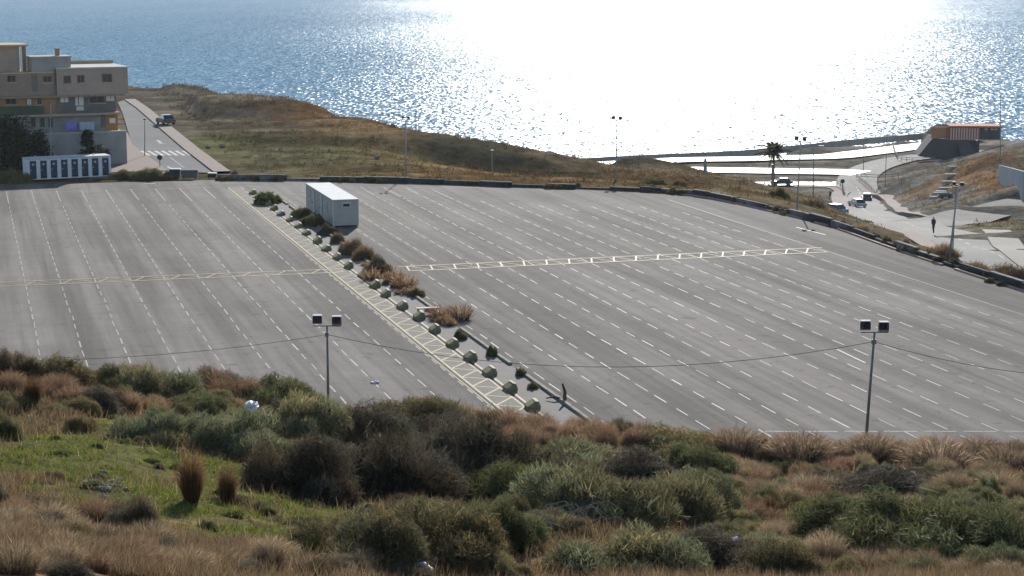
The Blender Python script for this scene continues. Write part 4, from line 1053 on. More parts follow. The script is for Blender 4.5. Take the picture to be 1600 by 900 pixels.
# railings of the road bend
def railing(pts, label, nper=2.0):
    P = resample(pts, nper); z = base_z(P[:, 0], P[:, 1]) + .2
    o = thing("railing", label, "railing", (P[0][0], P[0][1], z[0])); c0 = np.array([P[0][0], P[0][1], z[0]])
    me = MB().box((0, 0, .5), (.09, .09, 1.0)).mesh("post", m_lamp)
    for i in range(len(P)): link("post", me, o, (P[i][0] - c0[0], P[i][1] - c0[1], z[i] - c0[2]))
    for hh in (.55, 1.0): part("rail", MB().tube([(P[i][0] - c0[0], P[i][1] - c0[1], z[i] - c0[2] + hh) for i in range(len(P))], .055, 4), m_lamp, o)
railing([gp(1338, 280, -20), gp(1350, 290, -20), gp(1366, 303, -20), gp(1380, 313, -19.8)], "grey railing along the outer footway of the road bend")
railing([gp(1345, 281, -20), gp(1395, 283, -20), gp(1425, 276, -20), gp(1470, 270, -20)], "grey railing between the coast road and the gravel ground", 2.5)
railing([gp(1318, 307, -20), gp(1317, 297, -20), gp(1298, 290, -20), gp(1245, 289, -20)], "grey railing along the inner footway of the road bend")
railing([gp(1395, 232, -20), gp(1403, 250, -20), gp(1425, 256, -20), gp(1460, 260, -20)], "dark railing round the bunker forecourt", 2.5)

# ---------------- people
def person(label, p, rz, h, top, trousers):
    sc = h / 1.72
    J = [(0, 0, .92), (0, 0, 1.15), (0, 0, 1.38), (0, .02, 1.50), (0, .04, 1.62), (0, .03, 1.70), (-.17, 0, 1.40), (-.23, .03, 1.15), (-.22, .12, .93), (.17, 0, 1.40), (.23, -.02, 1.15), (.21, .05, .92),
         (-.09, 0, .88), (-.10, .12, .50), (-.10, .02, .09), (-.10, .16, .04), (.09, 0, .88), (.10, -.06, .50), (.10, -.2, .12), (.10, -.08, .04)]
    E = [(0, 1), (1, 2), (2, 3), (3, 4), (4, 5), (2, 6), (6, 7), (7, 8), (2, 9), (9, 10), (10, 11), (0, 12), (12, 13), (13, 14), (14, 15), (0, 16), (16, 17), (17, 18), (18, 19)]
    R = [.15, .14, .15, .06, .10, .07, .07, .05, .04, .07, .05, .04, .09, .065, .045, .04, .09, .065, .045, .04]
    me = bpy.data.meshes.new("person"); me.from_pydata([tuple(c * sc for c in j) for j in J], E, []); me.update()
    o = link("person", me, None, p, rz, label, "person")
    md = o.modifiers.new("skin", 'SKIN'); 
    if not me.skin_vertices: me.attributes.new(name="skin", type='FLOAT', domain='POINT') if False else None
    if len(me.skin_vertices) == 0:
        bpy.context.view_layer.objects.active = o
    if len(me.skin_vertices):
        for i, r in enumerate(R): me.skin_vertices[0].data[i].radius = (r * sc, r * sc)
        me.skin_vertices[0].data[0].use_root = True
    o.modifiers.new("sub", 'SUBSURF').levels = 1
    m, t, bs = new_mat("clothing"); tc = N(t, "ShaderNodeTexCoord"); sp = N(t, "ShaderNodeSeparateXYZ"); t.links.new(tc.outputs["Object"], sp.inputs[0])
    cr_ = N(t, "ShaderNodeValToRGB"); cr_.color_ramp.interpolation = 'CONSTANT'; e = cr_.color_ramp.elements; e[0].color = rgba(trousers); e[1].position = .5 * sc * .92; e[1].color = rgba(top)
    e2 = e.new(.745 * sc); e2.color = (.30, .19, .14, 1); e3 = e.new(.825 * sc); e3.color = (.02, .015, .012, 1)
    mt = N(t, "ShaderNodeMath", operation='MULTIPLY'); mt.inputs[1].default_value = .5; t.links.new(sp.outputs[2], mt.inputs[0]); t.links.new(mt.outputs[0], cr_.inputs[0]); t.links.new(cr_.outputs[0], bs.inputs["Base Color"]); bs.inputs["Roughness"].default_value = .9
    me.materials.append(m); me.polygons.foreach_set("use_smooth", [True] * len(me.polygons))
    return o
p = at(1458, 370, 196); p[2] = road_z(p) + .06; person("person in dark clothes walking on the road outside the boundary wall", p, 2.4, 1.72, (.06, .05, .05), (.04, .035, .035))
p = gp(1297, 318, -19.0); p[2] = float(terrain_z(np.array([p[0]]), np.array([p[1]]))[0]) + .1; person("person in black standing at the inner corner of the road bend", p, .6, 1.75, (.03, .03, .03), (.03, .03, .035))
# ================================================================== VEGETATION
fol = FOL("shrub_foliage", 0.38, 0.22, 0.015); fol_dry = FOL("dry_grass", 0.45, 0.2, 0.0)
m_stem = MAT("shrub_stems", (.10, .08, .06), (.065, .052, .04), scale=6)
def norm(v): return v / (np.linalg.norm(v, axis=-1, keepdims=True) + 1e-9)
def blades(base, direc, L, W, R):
    """triangles: base points, unit directions, lengths, widths"""
    side = norm(np.cross(direc, norm(R.normal(size=base.shape)))) * W[:, None] * .5
    V = np.stack([base - side, base + side, base + direc * L[:, None]], 1)
    return V.reshape(-1, 3)
def pal(R, n, cols, wts, jit=.25):
    c = np.array(cols)[R.choice(len(cols), n, p=np.array(wts) / np.sum(wts))]
    return c * R.uniform(1 - jit, 1 + jit, (n, 1))
def shrub_mesh(seed, n, cols, wts, Lr=(.08, .22), Wd=.016, up=.5, rnd=.45, lumps=14, name="foliage", shell=.5):
    R = np.random.default_rng(seed)
    a = R.uniform(0, 2 * np.pi, lumps); rr = R.uniform(.05, .62, lumps); rr[0] = 0
    rr = R.uniform(.2, .72, lumps); rr[0] = .1
    lc = np.stack([rr * np.cos(a), rr * np.sin(a), np.zeros(lumps)], -1)
    lr = R.uniform(.26, .46, lumps); lh = R.uniform(.42, .85, lumps) * (1.05 - .35 * rr); lr[0] = .5; lh[0] = .74
    k = R.choice(lumps, n, p=(lr ** 2) / np.sum(lr ** 2))
    ph = R.uniform(0, 2 * np.pi, n); ct = R.uniform(-.02, 1, n); stt = np.sqrt(np.clip(1 - ct ** 2, 0, 1))
    sh = np.stack([stt * np.cos(ph), stt * np.sin(ph), ct], -1)
    rad = R.uniform(shell, 1.0, n) ** .6
    pos = lc[k] + sh * np.stack([lr[k], lr[k], lh[k]], -1) * rad[:, None]
    # ragged surface
    g = .5 + .5 * np.sin(pos[:, 0] * 9 + seed) * np.sin(pos[:, 1] * 8.3 + 2) * np.sin(pos[:, 2] * 7)
    pos[:, 2] *= .86 + .2 * g
    direc = norm(sh + np.array([0, 0, up]) + R.normal(size=(n, 3)) * rnd)
    L = R.uniform(*Lr, n); W = R.uniform(.6, 1.3, n) * Wd
    base = pos - direc * L[:, None] * .55; base[:, 2] = np.maximum(base[:, 2], 0.0)
    lf = (np.array([1.04, 1.0, .86]) + np.array([.13, -.02, -.08]) * R.uniform(-.8, 1, (lumps, 1))) * R.uniform(.72, 1.2, (lumps, 1))
    return np_mesh(name, blades(base, direc, L, W, R), 3, fol, pal(R, n, cols, wts) * lf[k])
def stems_mesh(seed, n=12, r=.012):
    R = random.Random(seed); mb = MB()
    for i in range(n):
        a = R.uniform(0, 6.28); q = R.uniform(.2, .65); h = R.uniform(.25, .5)
        mb.tube([(.05 * math.cos(a), .05 * math.sin(a), -.05), (q * .5 * math.cos(a), q * .5 * math.sin(a), h * .6), (q * math.cos(a + .2), q * math.sin(a + .2), h)], [r, r * .7, r * .25], 4)
    return mb.mesh("stems", m_stem)
def tuft_mesh(seed, n, cols, wts, spread=.45, Lr=(.6, 1.05), Wd=.022, lean=.35, dark=None):
    R = np.random.default_rng(seed)
    a = R.uniform(0, 2 * np.pi, n); r = spread * np.sqrt(R.uniform(0, 1, n)) * .55
    base = np.stack([r * np.cos(a), r * np.sin(a), R.uniform(-.03, .12, n)], -1)
    out = np.stack([np.cos(a), np.sin(a), np.zeros(n)], -1)
    direc = norm(out * (lean * R.uniform(.1, 1.3, n) * (r / (spread * .55) + .2))[:, None] + np.array([0, 0, 1.0]) + R.normal(size=(n, 3)) * .13)
    L = R.uniform(*Lr, n) * (1.05 - .3 * r / (spread * .55)); W = R.uniform(.6, 1.3, n) * Wd
    V1 = blades(base, direc, L, W, R)
    # drooping tips / seed heads
    m = n // 2; tip = base[:m] + direc[:m] * (L[:m] * .72)[:, None]
    d2 = norm(direc[:m] + out[:m] * .55 + R.normal(size=(m, 3)) * .3 - np.array([0, 0, .15])); V2 = blades(tip, d2, L[:m] * .32, W[:m] * 1.15, R)
    c = pal(R, n, cols, wts); c2 = np.concatenate([c, c[:m] * 1.15])
    return np_mesh("blades", np.concatenate([V1, V2]), 3, fol_dry, c2)

KIND = {}
def add_kind(key, meshes, stems=True): KIND[key] = [(m, stems_mesh(50 + i) if stems else None) for i, m in enumerate(meshes)]
BROOM = [(0.1536, 0.1559, 0.0901), (0.1189, 0.1267, 0.0686), (0.1982, 0.19, 0.1158), (0.1982, 0.1705, 0.103)]
GREEN_ = [(0.0991, 0.1095, 0.0512), (0.0736, 0.0835, 0.0394), (0.1322, 0.1346, 0.067), (0.151, 0.1299, 0.0709)]
TWIG = [(0.1108, 0.0894, 0.0704), (0.0819, 0.0678, 0.0528), (0.1541, 0.127, 0.0986), (0.106, 0.1016, 0.0616)]
OLIVE = [(0.1304, 0.1186, 0.0614), (0.0966, 0.0927, 0.0491), (0.1739, 0.139, 0.0778), (0.1932, 0.1483, 0.0901)]
RUST = [(0.1983, 0.1211, 0.0731), (0.1537, 0.0946, 0.0584), (0.2479, 0.1655, 0.1032), (0.119, 0.0833, 0.0516)]
TANC = [(0.2363, 0.1688, 0.1028), (0.1785, 0.1261, 0.0767), (0.315, 0.2384, 0.1525), (0.126, 0.0943, 0.0566)]
ESP = [(0.1425, 0.084, 0.0442), (0.0975, 0.056, 0.0272), (0.195, 0.112, 0.0544), (0.0675, 0.042, 0.0238)]
add_kind("broom", [shrub_mesh(100 + i, 15000, BROOM, [4, 3, 2, 1], up=.6, rnd=.75) for i in range(3)])
add_kind("green", [shrub_mesh(200 + i, 15000, GREEN_, [4, 4, 2, 1], up=.4, rnd=.9) for i in range(3)])
add_kind("twiggy", [shrub_mesh(300 + i, 15000, TWIG, [4, 4, 2, 1.6], Lr=(.09, .28), Wd=.013, up=.35, rnd=.95) for i in range(3)])
add_kind("thicket", [shrub_mesh(350 + i, 15000, [tuple(v * .66 for v in t_) for t_ in TWIG], [4, 4, 2, 1.6], Lr=(.09, .28), Wd=.013, up=.35, rnd=.95) for i in range(3)])
add_kind("olive", [shrub_mesh(400 + i, 15000, OLIVE, [4, 3, 2, 1.5], Lr=(.08, .2), rnd=1.0) for i in range(3)])
add_kind("tan", [tuft_mesh(500 + i, 2600, TANC, [4, 3, 2, 3], spread=1.1, lean=.9, Wd=.013, Lr=(.35, 1.05)) for i in range(3)], False)
add_kind("rust", [tuft_mesh(600 + i, 2600, RUST, [4, 3, 2, 2], spread=1.1, lean=.9, Wd=.014, Lr=(.35, 1.05)) for i in range(3)], False)
add_kind("reddead", [tuft_mesh(650 + i, 260, [(.27, .16, .085), (.19, .11, .065), (.34, .22, .13), (.13, .09, .06)], [3, 3, 2, 2], spread=1.2, lean=1.5, Wd=.05) for i in range(3)], False)
add_kind("esparto", [tuft_mesh(700 + i, 2400, ESP, [4, 3, 2, 2], spread=.5, lean=.8, Wd=.013, Lr=(.3, 1.1)) for i in range(2)], False)
add_kind("reed", [tuft_mesh(800 + i, 1500, [(.25, .17, .11), (.15, .10, .07), (.34, .25, .17), (.09, .075, .04)], [3, 3, 2, 2], spread=.9, lean=.8, Wd=.017) for i in range(3)], False)
add_kind("leafy", [shrub_mesh(900 + i, 3000, [(.07, .105, .03), (.05, .075, .025), (.11, .125, .045), (.15, .09, .055)], [4, 3, 2, 1], Lr=(.15, .35), Wd=.07, rnd=.8) for i in range(2)])
add_kind("deadbrown", [shrub_mesh(950 + i, 5000, [(.2, .14, .09), (.14, .1, .065), (.26, .19, .125), (.12, .075, .05)], [4, 3, 2, 2], Lr=(.2, .5), Wd=.02, rnd=.8, shell=.2) for i in range(2)])
NAMES = {"broom": ("broom_bush", "foliage"), "green": ("green_bush", "foliage"), "twiggy": ("twiggy_bush", "foliage"), "thicket": ("thicket_bush", "foliage"), "olive": ("olive_bush", "foliage"), "tan": ("dry_grass_tuft", "blades"), "rust": ("dry_grass_tuft", "blades"),
         "reddead": ("dead_plant", "blades"), "esparto": ("esparto_tuft", "blades"), "reed": ("dry_reed_tuft", "blades"), "leafy": ("leafy_shrub", "foliage"), "deadbrown": ("dead_shrub", "foliage")}
placed = []
def plant(kind, p, w, h, label, group=None, rz=None, cat=None):
    me, sm = random.choice(KIND[kind]); nm, pn = NAMES[kind]
    o = thing(nm, label, cat or ("grass tuft" if pn == "blades" else "bush"), p, random.uniform(0, 6.28) if rz is None else rz, group)
    o.scale = (w / 2, w / 2, h)
    link(pn, me, o)
    if sm: link("stems", sm, o)
    placed.append((p[0], p[1], w / 2)); return o
def pbush(kind, px, py, wpx, hpx, label, group=None):
    p = hit(px, py)
    if p is None or poly_sd(p[0:1], p[1:2], LOT)[0] > -.1: print("skipped", label); return
    hpx *= 1.05; wpx *= 1.3
    k = ppm(p[1]); p = p.copy(); w, h = wpx / k, hpx / k
    if NAMES[kind][1] == "foliage": p[1] += w * .18
    p[2] = float(terrain_z(np.array([p[0]]), np.array([p[1]]))[0]) - .04
    plant(kind, p, w, h, label, group)
S = "scrub on the near slope"
for a in [
    ("olive", 82, 606, 105, 70, "large dark round bush on the plateau edge before the left lanes"),
    ("esparto", 52, 632, 42, 48, "reddish upright tuft below the dark round bush"),
    ("twiggy", 8, 600, 80, 72, "tall twiggy bush rising over the left lanes"),
    ("twiggy", 150, 648, 120, 58, "wide brown bush bordering the green turf"),
    ("olive", 160, 606, 80, 55, "olive bush beside the dark round bush"),
    ("broom", 222, 622, 150, 80, "broad grey green bush on the plateau edge"),
    ("twiggy", 320, 612, 95, 55, "dark wiry bush with red grass at its foot"),
    ("rust", 335, 612, 50, 42, "red grass tuft in front of the dark wiry bush"),
    ("rust", 368, 622, 80, 40, "rusty grass clump by the left lane ends"),
    ("green", 300, 655, 110, 62, "rounded green bush above the esparto tufts"),
    ("twiggy", 262, 640, 70, 40, "small grey brown bush among the green bushes"),
    ("broom", 245, 690, 130, 66, "grey green broom bush above the turf"),
    ("broom", 345, 712, 190, 90, "wide grey green broom bush behind the white bag"),
    ("green", 440, 640, 140, 66, "green bush on the slope crest left of the upright mast"),
    ("broom", 470, 690, 160, 90, "tall grey green bush below the upright mast"),
    ("green", 540, 625, 100, 55, "dark green bush hiding the foot of the upright mast"),
    ("thicket", 470, 778, 190, 140, "great dark thicket bush beside the turf tongue"),
    ("thicket", 600, 782, 230, 165, "largest dark thicket bush in the middle of the slope"),
    ("thicket", 725, 775, 220, 170, "dark thicket bush next to the broom slope"),
    ("thicket", 560, 700, 180, 90, "dark brown bush crowning the thicket"),
    ("olive", 650, 662, 120, 62, "dark olive bush standing against the walkway end"),
    ("thicket", 690, 710, 170, 90, "grey brown bush behind the thicket"),
    ("esparto", 300, 785, 58, 92, "tall esparto tuft standing on the green turf"),
    ("esparto", 356, 788, 42, 72, "smaller esparto tuft on the turf beside the tall one"),
    ("twiggy", 212, 840, 95, 82, "brown wiry bush growing out of dry grass below the rubble heap"),
    ("olive", 100, 858, 90, 66, "dull olive bush among the tan grass"),
    ("olive", 560, 880, 190, 105, "brown olive bush at the lower turf edge"),
    ("olive", 690, 882, 220, 120, "mixed olive bush below the thicket"),
    ("green", 770, 860, 150, 110, "green olive bush left of the dead branches"),
    ("green", 800, 800, 170, 120, "dark green bush joining thicket and broom slope"),
    ("broom", 930, 822, 260, 135, "great pale green broom bush above the dead branches"),
    ("broom", 1050, 815, 210, 110, "pale green broom bush with a white bag caught in it"),
    ("twiggy", 985, 758, 210, 90, "grey bush between the broom bushes and the rust grass"),
    ("green", 1095, 752, 130, 80, "dark green rounded bush near the lane ends"),
    ("olive", 1060, 712, 150, 56, "olive bush at the car park edge"),
    ("broom", 880, 740, 190, 80, "soft grey green bush below the rust grass"),
    ("broom", 1000, 905, 230, 100, "grey green bush right of the dead branches"),
    ("twiggy", 1110, 905, 220, 100, "purplish grey bush below the pale broom bush"),
    ("olive", 1210, 905, 170, 90, "brown olive bush near the three small tufts"),
    ("green", 1340, 850, 240, 115, "dark green broom bush with shaded hollow"),
    ("green", 1460, 875, 300, 130, "huge dark green broom bush on the right of the slope"),
    ("green", 1570, 880, 220, 125, "dark bush at the downhill flank of the huge broom bush"),
    ("twiggy", 1385, 775, 210, 56, "low flat grey bush above the huge broom bush"),
    ("twiggy", 1480, 760, 130, 40, "low grey bush near the white rubble"),
    ("esparto", 1154, 815, 34, 44, "dark small tuft, first of three in the dry hollow"),
    ("esparto", 1180, 808, 30, 38, "dark small tuft, middle of three in the dry hollow"),
    ("esparto", 1203, 812, 34, 46, "dark small tuft, last of three in the dry hollow"),
    ("reed", 1150, 712, 80, 50, "brown reed clump at the car park edge by the olive bush"),
    ("reed", 1250, 724, 100, 54, "dark reed clump between olive bush and leaning mast"),
    ("reed", 1360, 722, 80, 50, "reed clump at the foot of the leaning mast"),
    ("reed", 1465, 738, 110, 62, "widest reed clump by the white rubble"),
    ("reed", 1528, 722, 70, 46, "pale reed clump beyond the white rubble"),
    ("reed", 1575, 738, 90, 50, "green brown reed clump near the wall end"),
    ("olive", 745, 850, 90, 60, "yellowish low bush between thicket and dead branches"),
    ("broom", 410, 730, 130, 60, "grey green bush between white bag and thicket"),
    ("green", 5, 690, 50, 60, "bright green bush at the turf border"),
]: pbush(*a)
R2 = random.Random(5)
def scatter(kind, n, x0, x1, y0, y1, w, h, label, group, avoid_green=True, sep=0.55):
    k_ = 0; tries = 0
    while k_ < n and tries < n * 12:
        tries += 1
        px, py = R2.uniform(x0, x1), R2.uniform(y0, y1); p = hit(px, py)
        if p is None or poly_sd(p[0:1], p[1:2], LOT)[0] > -.25: continue
        if avoid_green and green_w(np.array([p[0]]), np.array([p[1]]))[0] > .25: continue
        ww = R2.uniform(*w)
        if any((p[0] - a) ** 2 + (p[1] - b_) ** 2 < ((r + ww / 2) * sep) ** 2 for a, b_, r in placed): continue
        p[2] -= .05; plant(kind, p, ww, R2.uniform(*h), label, group); k_ += 1
scatter("rust", 26, 770, 1010, 655, 700, (1.0, 2.0), (.7, 1.25), "rust red grass tuft in the band above the soft green bush", "rust grass by the walkway end", sep=.3)
scatter("reed", 14, 690, 960, 640, 668, (.7, 1.2), (.8, 1.3), "brown reed tuft at the walkway end of the car park", "reeds by the walkway end", sep=.3)
scatter("tan", 46, -20, 560, 815, 905, (.5, 1.3), (.25, .6), "pale tan grass tuft on the lower slope below the turf", "tan grass below the turf", sep=.3)
scatter("rust", 22, -20, 420, 800, 905, (.5, 1.2), (.3, .65), "red brown grass tuft on the lower slope below the turf", "red grass below the turf", sep=.3)
scatter("tan", 30, 1120, 1600, 725, 830, (.8, 1.7), (.5, .9), "golden grass tuft on the slope below the leaning mast", "golden grass below the leaning mast", sep=.35)
scatter("rust", 16, 1120, 1330, 725, 830, (.8, 1.6), (.5, .9), "reddish grass tuft on the slope below the leaning mast", "reddish grass below the leaning mast", sep=.35)
scatter("tan", 26, 1180, 1600, 830, 905, (.7, 1.5), (.4, .9), "straw coloured grass tuft around the huge broom bush", "straw grass around the broom bush", sep=.3)
scatter("olive", 30, -20, 420, 560, 690, (.9, 1.9), (.5, 1.0), "small olive bush on the plateau edge above the turf", "small plateau bushes", sep=.5)
scatter("rust", 14, -20, 420, 570, 680, (.7, 1.4), (.5, .9), "reddish grass tuft between the plateau bushes", "plateau grass tufts", sep=.4)
scatter("twiggy", 26, 400, 1000, 620, 760, (1.2, 2.4), (.7, 1.3), "small brown bush filling the scrub round the thicket", "small thicket bushes", sep=.5)
scatter("olive", 30, 640, 1320, 700, 905, (1.1, 2.2), (.6, 1.1), "small olive bush filling the scrub round the pale broom bushes", "small broom side bushes", sep=.55)
scatter("broom", 30, 1100, 1640, 740, 905, (1.1, 2.4), (.6, 1.1), "small grey green bush on the slope by the huge broom bush", "small bushes by the huge broom", sep=.55)
scatter("reed", 26, 1110, 1640, 698, 722, (.7, 1.6), (.5, 1.0), "small dry reed tuft along the car park edge below the mast", "edge reeds", sep=.3)
scatter("twiggy", 26, -20, 700, 790, 905, (.6, 1.5), (.3, .7), "small wiry bush in the dry grass below the turf", "small wiry bushes", sep=.5)

for i in range(300):
    if i >= 62: break
    g, r_ = R2.choice(GREEN); p = np.array([g[0] + R2.gauss(0, r_ * .55), g[1] + R2.gauss(0, r_ * .7), 0.0])
    p[2] = float(terrain_z(p[0:1], p[1:2])[0]) - .03
    kd = R2.choice(["leafy", "leafy", "olive", "twiggy"]); plant(kd, p, R2.uniform(.3, .95), R2.uniform(.12, .34), {"leafy": "low leafy green weed growing in the turf", "olive": "low olive weed growing in the turf", "twiggy": "low brown dead weed in the turf"}[kd], {"leafy": "leafy turf weeds", "olive": "olive turf weeds", "twiggy": "dead turf weeds"}[kd])
# ---- ground cover: grass blades on the near slope
R = np.random.default_rng(77)
def grass(name, n, hfun, cols, wts, Lr, Wd, wfun, label, lean=.45):
    D = 1.0 / R.uniform(1 / 100.0, 1 / 27.0, n); u = R.uniform(-.30, .30, n)
    x = u * D; y = D
    wgt = wfun(x, y); keep = R.uniform(0, 1, n) < wgt; x, y, D = x[keep], y[keep], D[keep]
    z = terrain_z(x, y); sd = poly_sd(x, y, LOT); k2 = sd < -.2; x, y, z, D = x[k2], y[k2], z[k2], D[k2]
    m = len(x); base = np.stack([x, y, z - .02], -1)
    direc = norm(np.array([0, 0, 1.0]) + R.normal(size=(m, 3)) * lean); L = R.uniform(*Lr, m); W = Wd * (D / 40) ** .7 * R.uniform(.6, 1.4, m)
    me = np_mesh(name, blades(base, direc, L, W, R), 3, fol_dry, pal(R, m, cols, wts))
    link(name, me, None, kind="stuff", label=label)
grass("green_turf", 330000, None, [(.098, .118, .014), (.06, .08, .012), (.14, .148, .02), (.12, .095, .048), (.07, .058, .034)], [4, 3.2, 1.8, 1.4, 1.8], (.05, .2), .022, lambda x, y: green_w(x, y) * (.12 + .88 * sstep(.42, .57, fbm(x / 1.1, y / 1.1, 93, 3))), "short green turf on the slope", .7)
grass("dry_grass", 560000, None, [(.20, .135, .075), (.145, .095, .055), (.27, .19, .11), (.085, .075, .04), (.16, .085, .045)], [4, 4, 2.5, 3, 2], (.15, .5), .017, lambda x, y: (1 - .94 * green_w(x, y)) * (.25 + .75 * sstep(.4, .58, fbm(x / 2.3, y / 2.3, 91, 3))), "dry brown grass covering the slope", .6)

# ---- scrub on the ground beyond the wall
def far_scrub(n, per):
    px = R.uniform(-190, 190, n) * .75; py = R.uniform(195, 400, n)
    D = py; vis_ = np.abs(px / D) < .33
    px, py = px[vis_], py[vis_]; z = terrain_z(px, py)
    sd = poly_sd(px, py, LOT); ls = line_dist(px, py, LSTREET); rd = np.full(len(px), 1e9)
    for L, hw in ROADS: rd = np.minimum(rd, line_dist(px, py, L) - hw)
    dens = sstep(.38, .62, fbm(px / 9 + py / 40, py / 5, 97, 3))
    bx = (px - B0[0]) * ux[0] + (py - B0[1]) * ux[1]; inb = (bx < 1) & (py < 300) & (px < -40)
    ok = (sd < -1.0) & (ls > 6.5) & (rd > 2.8) & (z > -19.0) & ~inb & (R.uniform(0, 1, len(px)) < .3 + .7 * dens)
    px, py, z = px[ok], py[ok], z[ok]; m = len(px)
    s = R.uniform(.2, .55, m) * (1 + .5 * (R.uniform(0, 1, m) < .12))
    off = R.normal(size=(m, per, 3)) * np.array([.45, .45, .28]); off[..., 2] = np.abs(off[..., 2]) * 1.1
    base = np.stack([px, py, z - .08], -1)[:, None, :] + off * s[:, None, None]
    d = norm(np.array([0, 0, .7]) + R.normal(size=(m, per, 3)) * .7)
    b0 = base.reshape(-1, 3); dd_ = d.reshape(-1, 3); L = np.repeat(s, per) * R.uniform(.35, .8, m * per); W = np.repeat(s, per) * R.uniform(.12, .28, m * per)
    fc = far_col(px, py); tint = pal(R, m, [(.9, 1.0, .6), (1.1, .8, .5), (.7, .75, .5), (1.15, 1.0, .75)], [3, 3, 3, 1]); c = np.repeat(fc * tint, per, axis=0) * R.uniform(.75, 1.3, (m * per, 1))
    link("far_scrub", np_mesh("far_scrub", blades(b0, dd_, L, W, R), 3, fol, c), None, kind="stuff", label="low scrub scattered over the ground beyond the boundary wall")
far_scrub(95000, 8)

# individual shrubs beyond / beside the wall and on the island (world base, width px, height px)
def gbush(kind, px, py, wpx, hpx, label, group=None, D=None):
    p = gp(px, py) if D is None else at(px, py, D)
    if D is not None: p[2] = float(terrain_z(np.array([p[0]]), np.array([p[1]]))[0]) - .05
    k = ppm(p[1]) / 1.3; plant(kind, p, wpx / k, hpx / k, label, group)
for a in [
    ("leafy", 418, 318, 40, 21, "leafy green and red shrub at the far end of the planter island"),
    ("green", 471, 340, 30, 19, "dark bush in the shade of the white cabin, furthest from its window"),
    ("green", 490, 353, 34, 22, "dark bush in the shade of the white cabin, between two others"),
    ("twiggy", 512, 367, 30, 20, "dark brown bush in the shade by the cabin corner"),
    ("deadbrown", 527, 379, 24, 20, "round tan dead shrub just past the cabin corner"),
    ("deadbrown", 550, 396, 42, 28, "wide tan dead shrub on the island"),
    ("deadbrown", 568, 405, 34, 26, "brown dead shrub next to the wide tan one"),
    ("twiggy", 588, 428, 46, 34, "fan shaped brown twig bush on the island"),
    ("reddead", 580, 437, 24, 18, "small rusty tuft behind an olive block"),
    ("reddead", 614, 440, 30, 20, "reddish dead stems beside the cross strip"),
    ("reddead", 633, 450, 34, 22, "rust coloured dead stems next to the cross strip end"),
    ("olive", 651, 463, 24, 16, "small olive plant below the rust coloured stems"),
    ("reddead", 690, 497, 36, 20, "rust coloured dead plant beside the pink board"),
    ("reddead", 720, 499, 34, 24, "spiky reddish dead plant beyond the pink board"),
    ("green", 768, 556, 17, 20, "small dark plant growing from the island kerb"),
    ("olive", 814, 587, 17, 15, "small round olive plant on the island kerb"),
    ("olive", 832, 607, 16, 14, "small olive plant near the kerb end"),
    ("twiggy", 717, 530, 22, 18, "grey brown plant where the kerb is broken"),
    ("green", 232, 280, 46, 20, "dark green hedge bush by the street mouth"),
    ("twiggy", 260, 280, 34, 14, "low brown hedge bush beside the green waste container"),
    ("olive", 195, 277, 40, 14, "pale olive bush behind the toilet cabins' end"),
    ("olive", 20, 285, 50, 24, "dull olive bush beside the toilet cabins"),
    ("twiggy", 368, 280, 22, 16, "brown bush against the wall by the street"),
    ("reed", 1415, 389, 12, 18, "dark stalks leaning on the boundary wall"),
    ("olive", 1546, 441, 14, 9, "small dark weed on the asphalt before the boundary wall, nearer the mast shadow"),
    ("olive", 1563, 446, 12, 8, "small dark weed on the asphalt before the boundary wall, nearer the wall end"),
]: gbush(*a)
for a in [
    ("deadbrown", 1470, 386, 60, 26, "tan dry shrub outside the wall by the junction mast", None, 152),
    ("deadbrown", 1520, 402, 70, 24, "brown dry shrub outside the wall near the slab footway", None, 146),
    ("deadbrown", 1575, 428, 60, 30, "dry shrub growing over the end of the boundary wall", None, 136),
    ("reed", 1345, 358, 30, 14, "dry tuft outside the wall opposite the turning car", None, 172),
    ("deadbrown", 1295, 350, 28, 18, "reddish dry shrub on the wall below the blue car", None, 172),
    ("green", 1217, 307, 32, 24, "trimmed dark green bush in front of the black car", None, 222),
    ("deadbrown", 1062, 302, 22, 12, "brown bush leaning over the far wall", None, 202),
    ("green", 1020, 296, 40, 12, "dark bush growing along the far wall", None, 203),
    ("deadbrown", 1265, 322, 50, 18, "straw coloured shrub on the bank beside the street lamp", None, 208),
]: gbush(*a)
R3 = random.Random(9)
for i in range(20):
    q = lane_pt(lane_c(R3.uniform(1.345, 1.40)), R3.uniform(gp(735, 510)[:2] @ LANE, gp(545, 392)[:2] @ LANE))
    kd = R3.choice(["reddead", "reddead", "deadbrown"]); plant(kd, (q[0], q[1], .02), R3.uniform(.5, 1.3), R3.uniform(.3, .75), "straggly reddish dry plant sprawling along the middle of the island" if kd == "reddead" else "small brown dead shrub along the middle of the island", "dry plants along the island" if kd == "reddead" else "dead shrubs along the island")
wpts = resample([gp(*p) for p in far_edge_px if p[0] >= 330], 1.0)
for i in range(150):
    q = wpts[R3.randrange(len(wpts))]; dy = R3.uniform(.3, 1.2) if R3.random() < .7 else -.5
    plant(R3.choice(["olive", "deadbrown", "thicket", "green", "thicket"]), (q[0] + .2, q[1] + dy, 0.0), R3.uniform(.6, 1.7), R3.uniform(.45, 1.0), "small weedy shrub growing along the boundary wall", "weeds along the boundary wall")

